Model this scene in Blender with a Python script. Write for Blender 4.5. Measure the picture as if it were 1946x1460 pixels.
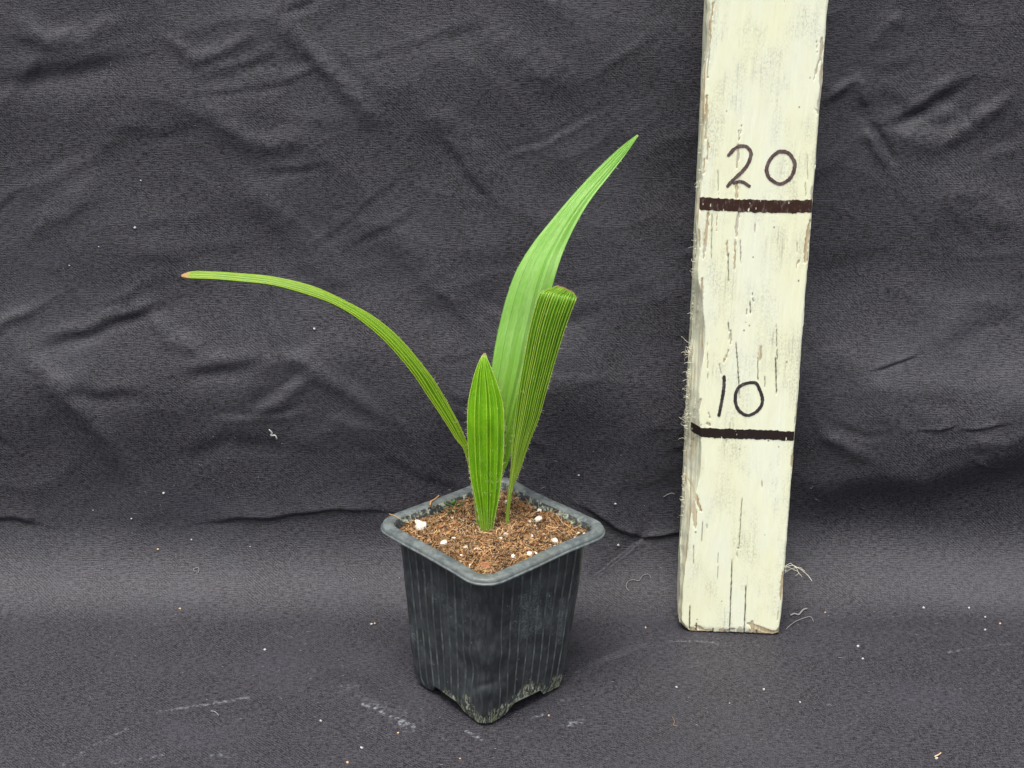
import bpy, math, random
import numpy as np
from mathutils import Vector

# ------------------------------------------------------------------ reset
for o in list(bpy.data.objects): bpy.data.objects.remove(o, do_unlink=True)
SC = bpy.context.scene
COL = SC.collection
R = math.radians

# ------------------------------------------------------------------ camera
CAM_H, PITCH, FPX = 0.365, R(22.2), 2900.0
cam = bpy.data.cameras.new('camera'); cam.sensor_width = 36.0; cam.lens = FPX / 1946 * 36
cam.clip_start = 0.01; cam.clip_end = 100
co = bpy.data.objects.new('camera', cam); COL.objects.link(co)
co.location = (0, 0, CAM_H); co.rotation_euler = (R(90) - PITCH, 0, 0)
SC.camera = co

# ------------------------------------------------------------------ light: bright overcast daylight
SUN_EL, SUN_AZ = R(70), R(197)       # azimuth clockwise from +Y: behind the camera, a little to the left
w = bpy.data.worlds.new('World'); SC.world = w; w.use_nodes = True
wn = w.node_tree; wn.nodes.clear()
sky = wn.nodes.new('ShaderNodeTexSky'); sky.sky_type = 'NISHITA'; sky.sun_disc = False
sky.sun_elevation = SUN_EL; sky.sun_rotation = SUN_AZ; sky.air_density = 1.5; sky.dust_density = 5.0; sky.ozone_density = 1.0
hs = wn.nodes.new('ShaderNodeHueSaturation'); hs.inputs['Saturation'].default_value = 0.36
bg = wn.nodes.new('ShaderNodeBackground'); bg.inputs['Strength'].default_value = 0.095
wo = wn.nodes.new('ShaderNodeOutputWorld')
wn.links.new(sky.outputs[0], hs.inputs['Color']); wn.links.new(hs.outputs[0], bg.inputs['Color'])
wn.links.new(bg.outputs[0], wo.inputs['Surface'])
sl = bpy.data.lights.new('sun', 'SUN'); sl.energy = 1.5; sl.angle = R(24); sl.color = (1.0, 0.97, 0.92)
so = bpy.data.objects.new('sun', sl); COL.objects.link(so)
sd = Vector((math.sin(SUN_AZ) * math.cos(SUN_EL), math.cos(SUN_AZ) * math.cos(SUN_EL), math.sin(SUN_EL)))
so.rotation_euler = sd.to_track_quat('Z', 'Y').to_euler(); so.location = sd * 3
vs = SC.view_settings
vs.view_transform = 'Standard'; vs.look = 'None'; vs.exposure = 1.06; vs.gamma = 1.0; vs.use_curve_mapping = False
SC.cycles.max_bounces = 5; SC.cycles.diffuse_bounces = 3; SC.cycles.glossy_bounces = 2; SC.cycles.transmission_bounces = 3

# ------------------------------------------------------------------ pixel <-> place
cp, sp = math.cos(PITCH), math.sin(PITCH)
def project(P):
    z = P[..., 2] - CAM_H
    d = P[..., 1] * cp - z * sp; v = P[..., 1] * sp + z * cp
    d = np.maximum(d, 0.05)
    return 973 + FPX * P[..., 0] / d, 730 - FPX * v / d
def pt(px, py, Y=None, Z=None):
    a = (px - 973) / FPX; b = -(py - 730) / FPX
    d = np.array([a, cp + b * sp, -sp + b * cp])
    t = Y / d[1] if Y is not None else (Z - CAM_H) / d[2]
    return np.array([0, 0, CAM_H]) + t * d

# ------------------------------------------------------------------ numpy noise
def _hash(ix, iy, seed):
    n = (ix.astype(np.int64) * 374761393 + iy.astype(np.int64) * 668265263 + seed * 1442695041) & 0xffffffff
    n = ((n ^ (n >> 13)) * 1274126177) & 0xffffffff
    return ((n ^ (n >> 16)) & 0xffff) / 65535.0
def noise2(x, y, seed=0):                      # gradient noise, about -1..1
    x = np.asarray(x, float); y = np.asarray(y, float)
    x0 = np.floor(x); y0 = np.floor(y); fx = x - x0; fy = y - y0
    u = fx * fx * fx * (fx * (fx * 6 - 15) + 10); v = fy * fy * fy * (fy * (fy * 6 - 15) + 10)
    def g(dx, dy):
        a = _hash(x0 + dx, y0 + dy, seed) * 2 * np.pi
        return np.cos(a) * (fx - dx) + np.sin(a) * (fy - dy)
    a = g(0, 0) * (1 - u) + g(1, 0) * u; b = g(0, 1) * (1 - u) + g(1, 1) * u
    return (a * (1 - v) + b * v) * 1.5
def fbm(x, y, o=4, seed=0):
    s = 0; a = 1.0; f = 1.0
    for i in range(o):
        s = s + a * noise2(x * f, y * f, seed + i); a *= 0.5; f *= 2.03
    return s
def smooth(a, b, x):
    t = np.clip((x - a) / (b - a), 0, 1); return t * t * (3 - 2 * t)
def polydist(x, y, pts):
    """distance to a polyline, sign (+ on the left-hand/upper side in pixels), param 0..1"""
    best = np.full(np.shape(x), 1e9); sg = np.ones(np.shape(x)); tt = np.zeros(np.shape(x)); n = len(pts) - 1
    for i in range(n):
        (x0, y0), (x1, y1) = pts[i], pts[i + 1]
        dx, dy = x1 - x0, y1 - y0; L2 = dx * dx + dy * dy + 1e-12
        t = np.clip(((x - x0) * dx + (y - y0) * dy) / L2, 0, 1)
        d = np.hypot(x - x0 - t * dx, y - y0 - t * dy)
        m = d < best
        best = np.where(m, d, best)
        sg = np.where(m, np.sign((x - x0) * dy - (y - y0) * dx), sg); tt = np.where(m, (i + t) / n, tt)
    return best, sg, tt

def cr(A, t):                                                       # Catmull-Rom through stations
    A = np.asarray(A, float); n_ = len(A); i_ = np.clip(np.floor(t).astype(int), 0, n_ - 2); f = (t - i_)[:, None]
    p0, p1, p2, p3 = A[np.maximum(i_ - 1, 0)], A[i_], A[i_ + 1], A[np.minimum(i_ + 2, n_ - 1)]
    return .5 * (2 * p1 + (p2 - p0) * f + (2 * p0 - 5 * p1 + 4 * p2 - p3) * f ** 2 + (3 * p1 - p0 - 3 * p2 + p3) * f ** 3)
# ------------------------------------------------------------------ mesh helpers
def mesh_np(name, V, F, smooth_shade=True, uv=None, attrs=None, cols=None):
    V = np.ascontiguousarray(V, np.float32).reshape(-1, 3); F = np.ascontiguousarray(F, np.int32)
    k = F.shape[1]; me = bpy.data.meshes.new(name)
    me.vertices.add(len(V)); me.vertices.foreach_set('co', V.ravel())
    me.loops.add(F.size); me.loops.foreach_set('vertex_index', F.ravel())
    me.polygons.add(len(F)); me.polygons.foreach_set('loop_start', np.arange(0, F.size, k, dtype=np.int32))
    try: me.polygons.foreach_set('loop_total', np.full(len(F), k, np.int32))
    except Exception: pass
    me.polygons.foreach_set('use_smooth', np.full(len(F), smooth_shade, bool))
    me.update(calc_edges=True)
    if uv is not None:
        l = me.uv_layers.new(name='UVMap'); l.data.foreach_set('uv', np.ascontiguousarray(uv, np.float32).reshape(-1, 2)[F.ravel()].ravel())
    for an, av in (attrs or {}).items():
        a = me.attributes.new(an, 'FLOAT', 'POINT'); a.data.foreach_set('value', np.ascontiguousarray(av, np.float32).ravel())
    if cols is not None:
        a = me.attributes.new('tint', 'FLOAT_COLOR', 'POINT')
        c = np.ones((len(V), 4), np.float32); c[:, :3] = cols; a.data.foreach_set('color', c.ravel())
    return me
def grid_faces(nu, nv, wrap_u=False):
    """vertex index = iv*nu + iu"""
    iu = np.arange(nu if wrap_u else nu - 1); iv = np.arange(nv - 1)
    U, Vv = np.meshgrid(iu, iv); U2 = (U + 1) % nu
    return np.stack([Vv * nu + U, Vv * nu + U2, (Vv + 1) * nu + U2, (Vv + 1) * nu + U], -1).reshape(-1, 4)
def obj(name, me, mat, parent=None, **tags):
    o = bpy.data.objects.new(name, me); COL.objects.link(o)
    if mat is not None and me is not None: me.materials.clear(); me.materials.append(mat)
    if parent is not None: o.parent = parent
    for k, v in tags.items(): o[k] = v
    return o
def empty(name, loc, **tags):
    o = bpy.data.objects.new(name, None); COL.objects.link(o); o.location = loc; o.empty_display_size = 0.02
    for k, v in tags.items(): o[k] = v
    return o
def put(o, parent):                         # parent a world-space mesh under a moved empty
    o.parent = parent
    o.matrix_parent_inverse = __import__('mathutils').Matrix.Translation(parent.location).inverted()
    return o
def tubes(paths, rads, sides=4, cols=None):
    """many thin tapered tubes in one vertex array. paths: list of (n,3)"""
    VV, FF, CC = [], [], []; base = 0
    ang = np.arange(sides) * 2 * np.pi / sides
    for i, P in enumerate(paths):
        P = np.asarray(P, float); n = len(P)
        T = np.gradient(P, axis=0); T /= np.linalg.norm(T, axis=1, keepdims=True) + 1e-12
        up = np.array([0.31, 0.22, 0.93]); A = np.cross(T, up); A /= np.linalg.norm(A, axis=1, keepdims=True) + 1e-9
        B = np.cross(T, A)
        r = rads[i]; r = np.broadcast_to(np.asarray(r, float), (n,)) if np.ndim(r) else np.full(n, r) * np.linspace(1, 0.55, n)
        V = P[:, None, :] + r[:, None, None] * (np.cos(ang)[None, :, None] * A[:, None, :] + np.sin(ang)[None, :, None] * B[:, None, :])
        VV.append(V.reshape(-1, 3)); FF.append(grid_faces(sides, n, True) + base); base += n * sides
        if cols is not None: CC.append(np.tile(cols[i], (n * sides, 1)))
    return np.concatenate(VV), np.concatenate(FF), (np.concatenate(CC) if cols is not None else None)
_t = (1 + 5 ** .5) / 2
ICO_V = np.array([[-1,_t,0],[1,_t,0],[-1,-_t,0],[1,-_t,0],[0,-1,_t],[0,1,_t],[0,-1,-_t],[0,1,-_t],[_t,0,-1],[_t,0,1],[-_t,0,-1],[-_t,0,1]]) / math.hypot(1, _t)
ICO_F = np.array([[0,11,5],[0,5,1],[0,1,7],[0,7,10],[0,10,11],[1,5,9],[5,11,4],[11,10,2],[10,7,6],[7,1,8],[3,9,4],[3,4,2],[3,2,6],[3,6,8],[3,8,9],[4,9,5],[2,4,11],[6,2,10],[8,6,7],[9,8,1]])
def ico2():
    V = [tuple(v) for v in ICO_V]; F = []; mid = {}
    def m(a, b):
        k = (min(a, b), max(a, b))
        if k not in mid:
            p = (np.array(V[a]) + np.array(V[b])); p /= np.linalg.norm(p); mid[k] = len(V); V.append(tuple(p))
        return mid[k]
    for a, b, c in ICO_F:
        ab, bc, ca = m(a, b), m(b, c), m(c, a); F += [(a, ab, ca), (b, bc, ab), (c, ca, bc), (ab, bc, ca)]
    return np.array(V), np.array(F)
ICO2_V, ICO2_F = ico2()
rng = np.random.default_rng(7); random.seed(7)

# ------------------------------------------------------------------ material helper
class NT:
    def __init__(s, name):
        s.m = bpy.data.materials.new(name); s.m.use_nodes = True; s.t = s.m.node_tree; s.t.nodes.clear()
        s.out = s.t.nodes.new('ShaderNodeOutputMaterial'); s.b = s.t.nodes.new('ShaderNodeBsdfPrincipled')
        s.t.links.new(s.b.outputs[0], s.out.inputs[0])
    def set(s, inp, v):
        if hasattr(v, 'is_linked') or isinstance(v, bpy.types.NodeSocket): s.t.links.new(v, inp)
        elif v is not None:
            if isinstance(v, (tuple, list)) and len(v) == 3 and inp.type == 'RGBA': v = (*v, 1)
            inp.default_value = v
    def bsdf(s, **k):
        for n, v in k.items(): s.set(s.b.inputs[n.replace('_', ' ')], v)
        return s
    def uv(s): return s.t.nodes.new('ShaderNodeTexCoord').outputs['UV']
    def ob(s): return s.t.nodes.new('ShaderNodeTexCoord').outputs['Object']
    def attr(s, n, col=False):
        a = s.t.nodes.new('ShaderNodeAttribute'); a.attribute_name = n; return a.outputs['Color' if col else 'Fac']
    def map(s, v, scale=(1, 1, 1), rot=(0, 0, 0), loc=(0, 0, 0)):
        m = s.t.nodes.new('ShaderNodeMapping'); s.set(m.inputs['Vector'], v)
        m.inputs['Scale'].default_value = scale; m.inputs['Rotation'].default_value = rot; m.inputs['Location'].default_value = loc
        return m.outputs[0]
    def noise(s, v, scale=5, detail=3, rough=0.55, dist=0.0):
        n = s.t.nodes.new('ShaderNodeTexNoise'); s.set(n.inputs['Vector'], v); n.inputs['Scale'].default_value = scale
        n.inputs['Detail'].default_value = detail; n.inputs['Roughness'].default_value = rough; n.inputs['Distortion'].default_value = dist
        return n.outputs[0]
    def voro(s, v, scale=5, feature='F1'):
        n = s.t.nodes.new('ShaderNodeTexVoronoi'); s.set(n.inputs['Vector'], v); n.inputs['Scale'].default_value = scale; n.feature = feature
        return n.outputs[0]
    def math(s, op, a, b=0.0, c=None, clamp=False):
        n = s.t.nodes.new('ShaderNodeMath'); n.operation = op; n.use_clamp = clamp
        s.set(n.inputs[0], a); s.set(n.inputs[1], b)
        if c is not None: s.set(n.inputs[2], c)
        return n.outputs[0]
    def rng(s, v, a, b, c=0.0, d=1.0, sm=True):
        n = s.t.nodes.new('ShaderNodeMapRange'); n.interpolation_type = 'SMOOTHSTEP' if sm else 'LINEAR'
        s.set(n.inputs[0], v)
        for i, q in enumerate((a, b, c, d)): s.set(n.inputs[i + 1], q)
        return n.outputs[0]
    def mix(s, f, a, b, mode='MIX'):
        n = s.t.nodes.new('ShaderNodeMix'); n.data_type = 'RGBA'; n.blend_type = mode
        s.set(n.inputs[0], f); s.set(n.inputs[6], a); s.set(n.inputs[7], b); return n.outputs[2]
    def sep(s, v):
        n = s.t.nodes.new('ShaderNodeSeparateXYZ'); s.set(n.inputs[0], v); return n.outputs
    def bump(s, h, strength=0.5, dist=0.001, nrm=None):
        n = s.t.nodes.new('ShaderNodeBump'); n.inputs['Strength'].default_value = strength; n.inputs['Distance'].default_value = dist
        s.set(n.inputs['Height'], h)
        if nrm is not None: s.set(n.inputs['Normal'], nrm)
        return n.outputs[0]
    def combine(s, x, y, z=0.0):
        n = s.t.nodes.new('ShaderNodeCombineXYZ'); s.set(n.inputs[0], x); s.set(n.inputs[1], y); s.set(n.inputs[2], z); return n.outputs[0]

# ================================================================== CLOTH BACKDROP
YB, RB, LEAN = 0.606, 0.036, 0.05      # where the floor turns up, bend radius, backward lean of the wall
SB = YB + RB * math.pi / 2              # arc coordinate at the top of the bend
def base_profile(s):
    a = np.clip((s - YB) / RB, 0, math.pi / 2); up = np.maximum(s - SB, 0)
    y = np.minimum(s, YB) + RB * np.sin(a) + up * LEAN; z = RB * (1 - np.cos(a)) + up
    ny = -np.sin(a); nz = np.cos(a)
    return y, z, ny, nz
# creases read from the photograph: (kind, polyline px, width px, height mm)
FOLDS = [
 ('ridge', [(20,640),(95,700),(190,800),(270,930)], 21, 2.18), ('ridge', [(-60,650),(10,610),(75,578)], 12, 1.51),
 ('soft', [(70,655),(150,632),(230,605),(330,568)], 16, 1.26), ('soft', [(340,706),(420,690),(520,672)], 19, 1.17),
 ('ridge', [(540,660),(600,695),(680,745),(760,800)], 16, 1.67), ('soft', [(470,775),(530,745),(600,690)], 17, -1.17),
 ('ridge', [(250,560),(330,640),(400,650)], 17, 1.09), ('soft', [(110,725),(200,740),(300,735)], 19, 0.84),
 ('ridge', [(20,30),(85,78),(150,72),(260,38)], 21, 2.01), ('ridge', [(300,60),(370,112),(430,90),(500,60)], 14, 1.34),
 ('ridge', [(520,30),(590,95),(660,170),(740,250)], 19, 1.92), ('soft', [(-20,150),(120,130),(260,105)], 28, 1.26),
 ('ridge', [(380,190),(470,270),(520,280),(600,240)], 22, 1.51), ('ridge', [(170,310),(230,240),(300,220)], 25, 1.34),
 ('ridge', [(40,460),(110,410),(200,330)], 21, 1.17), ('ridge', [(440,330),(560,450),(660,560)], 27, 1.26),
 ('ridge', [(780,180),(900,290),(960,420)], 29, 1.34), ('ridge', [(900,20),(1000,130),(1120,180)], 29, 1.34),
 ('ridge', [(700,420),(820,500),(900,620)], 31, 1.17), ('ridge', [(1130,380),(1220,520),(1300,600)], 29, 0.92),
 ('soft', [(330,860),(430,820),(560,835)], 25, 0.84), ('ridge', [(560,850),(650,800),(720,820)], 21, 0.76),
 # right of the ruler
 ('ridge', [(1560,195),(1600,168),(1632,145)], 9, 1.59), ('ridge', [(1634,145),(1638,175),(1642,205)], 9, 1.34),
 ('soft', [(1690,232),(1760,200),(1840,150)], 15, 1.59), ('ridge', [(1770,285),(1850,235),(1930,175)], 16, 2.01),
 ('soft', [(1640,235),(1668,270),(1696,322)], 12, -1.84), ('ridge', [(1640,110),(1690,40),(1720,45)], 16, 1.17),
 ('ridge', [(1700,250),(1740,275),(1800,260)], 19, 1.17), ('ridge', [(1750,330),(1860,400),(1960,420)], 37, 1.51),
 ('step', [(1645,690),(1690,678),(1740,664)], 9, 1.00), ('step', [(1728,800),(1790,790),(1800,786)], 9, 1.26),
 ('step', [(1812,796),(1850,790),(1895,782)], 9, 1.42), ('ridge', [(1540,800),(1600,835),(1660,855)], 16, 1.84),
 ('ridge', [(1760,640),(1850,590),(1950,560)], 25, 1.26), ('ridge', [(1820,820),(1900,815),(1960,790)], 14, 1.34),
 ('step', [(1835,858),(1870,875),(1915,888)], 9, 1.34), ('ridge', [(1580,640),(1640,720),(1760,760)], 22, 1.00),
 # pinched creases low on the backdrop
 ('step', [(390,994),(470,985),(560,976),(650,970),(745,973)], 22, 2.2), ('step', [(-60,985),(30,990),(80,1000)], 26, 1.6),
 ('step', [(1100,962),(1150,988),(1190,1012),(1218,1024)], 17, 2.4), ('step', [(1218,1024),(1255,1020),(1310,1006)], 15, 2.4),
 ('step', [(1110,1108),(1150,1085),(1190,1052),(1222,1022)], 15, -2.2),
 ('ridge', [(1130,930),(1200,900),(1290,880)], 30, 1.0),
 # floor puckers
 ('step', [(1090,1300),(1150,1250),(1220,1225),(1300,1212)], 26, 1.1), ('ridge', [(1100,1345),(1180,1300),(1260,1285)], 34, 0.8),
 ('ridge', [(560,1290),(660,1300),(740,1335),(820,1372)], 26, 0.9), ('ridge', [(180,1420),(300,1390),(480,1330)], 40, 0.7),
 ('ridge', [(1560,1240),(1750,1210),(1946,1200)], 40, 0.8), ('ridge', [(1650,1330),(1800,1290),(1960,1280)], 50, 0.7),
 ('ridge', [(950,1420),(1060,1405),(1150,1370)], 34, 0.6),
]
_cr = np.random.default_rng(23)                     # fine press creases that criss-cross the hanging cloth
for _ in range(110):
    x_, y_ = _cr.uniform(-120, 2060), _cr.uniform(-120, 900); an_ = math.radians(_cr.choice([_cr.normal(38, 10), _cr.normal(-32, 10), _cr.normal(-8, 8)])); L_ = _cr.uniform(90, 270)
    P_ = [(x_ + math.cos(an_) * L_ * u + _cr.normal(0, 4), y_ + math.sin(an_) * L_ * u + _cr.normal(0, 4) + 10 * math.sin(3 * u)) for u in (0, .33, .66, 1)]
    FOLDS.append((str(_cr.choice(['ridge', 'soft'])), P_, _cr.uniform(9, 20), _cr.uniform(.16, .52) * _cr.choice([1, 1, -1])))
BULGE = [(1460,905),(1560,900),(1600,888),(1665,876),(1745,884),(1850,842),(1960,815),(2200,800)]
def fold_height(px, py):
    h = np.zeros(px.shape)
    for kind, P, wd, am in FOLDS:
        xs = [q[0] for q in P]; ys = [q[1] for q in P]; mg = wd * 5
        m = (px > min(xs) - mg) & (px < max(xs) + mg) & (py > min(ys) - mg) & (py < max(ys) + mg)
        if not m.any(): continue
        x = px[m] + 5 * noise2(px[m] / 60, py[m] / 60, 5); y = py[m] + 5 * noise2(px[m] / 60, py[m] / 60, 9)
        d, sg, t = polydist(x, y, P)
        fade = np.minimum(smooth(-0.02, 0.3, t), smooth(1.02, 0.7, t)) * 0.85 + 0.15
        if kind == 'soft': hh = 1.7 * (d * sg / wd) * np.exp(-(d / wd) ** 2)
        elif kind == 'ridge': hh = np.exp(-(d / wd) ** 2) * (0.8 + 0.2 * noise2(x / 25, y / 25, 3))
        else:
            q = d * sg                          # + side: raised lip that falls off slowly; - side: sharp drop
            hh = np.where(q > 0, np.exp(-q / (wd * 1.6)) * smooth(-3.0, wd * 0.35, q), -0.55 * np.exp(-(-q) / (wd * 0.55)) * smooth(-3.0, wd * .2, -q) + 0)
            hh = hh + np.where(q <= 0, np.exp(-1.6 * (-q) / wd) * 0.12, 0)
        h[m] += am * 1e-3 * hh * fade
    # the loose belly of cloth right of the ruler, tucked in beneath
    m = (px > 1300) & (py > 500) & (py < 1250)
    d, sg, t = polydist(px[m], py[m], BULGE); q = d * sg
    q = -q if False else q
    env = smooth(1440, 1640, px[m])
    h[m] += env * np.where(q > 0, 0.0085 * np.exp(-(q / 150) ** 2), 0.0135 * np.exp(-(q / 62) ** 2) - 0.0050 * np.exp(-(q / 170) ** 2))
    return h
def axis(a, b, lo, hi, fine, coarse):
    mid = np.linspace(a, b, int((b - a) / fine)); l = a - np.geomspace(coarse * .2, a - lo, 22)[::-1]; r = b + np.geomspace(coarse * .2, hi - b, 22)
    return np.concatenate([l, mid, r])
cx = axis(-0.252, 0.252, -1.1, 1.1, 0.00066, 0.01); cs = axis(0.488, SB + 0.262, 0.02, SB + 0.85, 0.00066, 0.01)
CXg, CSg = np.meshgrid(cx, cs)
by, bz, bny, bnz = base_profile(CSg)
CP = np.stack([CXg, by, bz], -1); cpx, cpy = project(CP)
wall = smooth(YB - 0.03, SB + 0.03, CSg)
gen = 0.0009 * (1 - np.abs(noise2(CXg / .07 + CSg * 11, CSg / .09 - CXg * 9, 25))) ** 3 + 0.0020 * noise2(CXg / .085 + CSg * 4, CSg / .06 - CXg * 3, 20) + 0.0005 * noise2(CXg / .035 - CSg * 9, CSg / .028, 21)
rid = 1 - np.abs(noise2(CXg / .055 + CSg * 7, CSg / .04 - CXg * 6, 30)); gen2 = 0.0003 * rid ** 5 + 0.00012 * (1 - np.abs(noise2(CXg / .03 - CSg * 12, CSg / .022, 31))) ** 5
flat_under = 1 - smooth(0.052, 0.030, np.hypot(CXg + .0085, CSg - .556))       # cloth pressed flat beneath the pot
flat_under *= 1 - smooth(0.055, 0.030, np.hypot(CXg - .098, CSg - .605))
ch = (gen + gen2) * (0.16 + 0.84 * wall) + fold_height(cpx, cpy) + 0.0065 * np.exp(-((CSg - SB - .062 - .008 * noise2(CXg * 9, 0 * CXg, 44)) / .034) ** 2)
ch = ch * np.where(CSg > .662, 1, flat_under) 
# keep the cloth behind the ruler
zz = CP[..., 2]
lim = np.where((np.abs(CXg - .098) < .04) & (zz > .004), 0.013, 1); ch = np.minimum(ch, lim)
ch = ch - 0.0009 * (1 - wall)
CV = CP + np.stack([0 * ch, bny * ch, bnz * ch], -1)
# chalky smears: dried lime rubbed into the cloth
SMEAR = [([(690,1336),(715,1345),(735,1358),(752,1364)],3.5,1.0),([(700,1330),(745,1345),(800,1360)],16,.40),([(760,1368),(782,1380)],8,1.0),
 ([(885,1385),(915,1402)],4,.9),([(1075,1375),(1105,1368)],7,.75),([(985,1395),(1010,1388)],4,.5),([(300,1351),(400,1335),(466,1324)],3.5,.8),
 ([(460,1325),(472,1322)],5,.9),([(120,1450),(180,1412),(250,1380)],5,.5),([(400,1430),(440,1432)],9,.5),([(640,1310),(680,1300)],10,.45),
 ([(1270,1214),(1340,1216),(1390,1226)],3,.6),([(1290,1262),(1340,1255)],9,.35),([(1010,1362),(1040,1352)],4,.6),([(1060,1330),(1100,1322)],4,.5),
 ([(1800,1240),(1870,1225),(1946,1220)],3,.5),([(1600,1380),(1670,1345)],4,.4),([(1700,1200),(1780,1210)],3,.4),([(210,1445),(310,1432)],5,.5),
 ([(690,1380),(780,1395)],18,.3),([(600,1270),(660,1262)],8,.35),([(830,1390),(870,1420)],5,.4),([(250,1190),(310,1180)],4,.35),([(520,1200),(580,1215)],5,.35)]
sm = np.zeros(cpx.shape)
for P, wd, a in SMEAR:
    d, _, t = polydist(cpx, cpy, P); sm = np.maximum(sm, a * np.exp(-(d / wd) ** 2))
sm *= np.clip(0.55 + 0.9 * fbm(cpx / 9, cpy / 5, 3, 50), 0, 1.3)
cloth_me = mesh_np('cloth', CV, grid_faces(len(cx), len(cs)), uv=np.stack([CXg, CSg], -1), attrs={'smear': np.clip(sm, 0, 1)})

n = NT('black_cotton_cloth'); uv = n.uv()
weft = n.noise(n.map(uv, (330, 2000, 1)), 1, 1, .6); warp = n.noise(n.map(uv, (1700, 420, 1)), 1, 0, .6)
twill = n.noise(n.map(n.map(uv, (1, 1, 1), (0, 0, R(33))), (480, 1900, 1)), 1, 1, .6); grain = n.noise(uv, 2300, 1, .7)
patch = n.noise(uv, 38, 2, .6)
uvs = n.sep(uv); wob = n.noise(n.map(uv, (240, 60, 1)), 1, 2, .5)
yarn = n.math('SINE', n.math('ADD', n.math('MULTIPLY', uvs[1], 6100.0), n.math('MULTIPLY', wob, 9.0)))
yarn2 = n.math('SINE', n.math('ADD', n.math('ADD', n.math('MULTIPLY', uvs[1], 4300.0), n.math('MULTIPLY', uvs[0], 3900.0)), n.math('MULTIPLY', wob, 5.0)))
yarnm = n.math('ADD', n.math('MULTIPLY', n.math('MULTIPLY', yarn, n.rng(patch, .40, .60, 1, .35)), n.rng(weft, .42, .60, .1, 1)), n.math('MULTIPLY', yarn2, n.rng(patch, .42, .62, .1, .6)))
mixw = n.math('ADD', n.math('MULTIPLY', weft, n.rng(patch, .40, .62, 0.85, .30)), n.math('MULTIPLY', twill, n.rng(patch, .40, .62, .25, .75)))
thread = n.math('ADD', n.math('MULTIPLY', mixw, .62), n.math('ADD', n.math('MULTIPLY', warp, .16), n.math('ADD', n.math('MULTIPLY', grain, .34), n.math('MULTIPLY', yarnm, .07))))
dust = n.noise(uv, 17, 3, .65); 
colr = n.mix(n.rng(thread, .47, .69), (.0030, .0026, .0037), (.059, .0550, .068))
colr = n.mix(n.rng(dust, .42, .72, 0, .25), colr, (.050, .053, .068))
smear = n.rng(n.math('MULTIPLY', n.attr('smear'), n.rng(n.noise(n.map(uv, (900, 1500, 1)), 1, 3, .7), .32, .68, .35, 1.3)), .10, .95, 0, .55)
colr = n.mix(smear, colr, (.36, .38, .40))
n.bsdf(Base_Color=colr, Roughness=.60, Specular_IOR_Level=.5, 
       Normal=n.bump(n.math('ADD', n.math('MULTIPLY', weft, .55), n.math('MULTIPLY', grain, .45)), .8, .0005))
cloth = obj('backdrop_cloth', cloth_me, n.m, kind='structure', label='creased black cotton cloth forming floor and backdrop')

def cloth_at(px, py):
    d = (cpx - px) ** 2 + (cpy - py) ** 2; i = np.unravel_index(np.argmin(d), d.shape)
    return CV[i].copy(), np.array([0, bny[i], bnz[i]]), i

# ================================================================== MEASURING BATTEN
BW, BT, BH = 0.0458, 0.024, 0.42
ROT = R(-4.6); BC = np.array([0.0980, 0.5970, 0.0])          # middle of the front face at the floor
ex = np.array([math.cos(ROT), math.sin(ROT), 0]); ey = np.array([-math.sin(ROT), math.cos(ROT), 0])
def face_uz(px, py):                                            # pixel -> (u across, z) on the front face
    a = (px - 973) / FPX; b = -(py - 730) / FPX; d = np.array([a, cp + b * sp, -sp + b * cp])
    o = np.array([0, 0, CAM_H]); t = np.dot(BC - o, ey) / np.dot(d, ey); P = o + t * d
    return float(np.dot(P - BC, ex)), float(P[2])
PXM = (face_uz(1460, 800)[0] - face_uz(1440, 800)[0]) / 20       # metres per pixel there
def z6(x, y): return (1260 + .3424 * x, .3424 * y)
def z7(x, y): return (1260 + .2876 * x, 480 + .2876 * y)
def z8(x, y): return (1240 + .274 * x, 860 + .274 * y)
def S(zf, *pts): return [face_uz(*zf(*q)) for q in pts]
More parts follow.
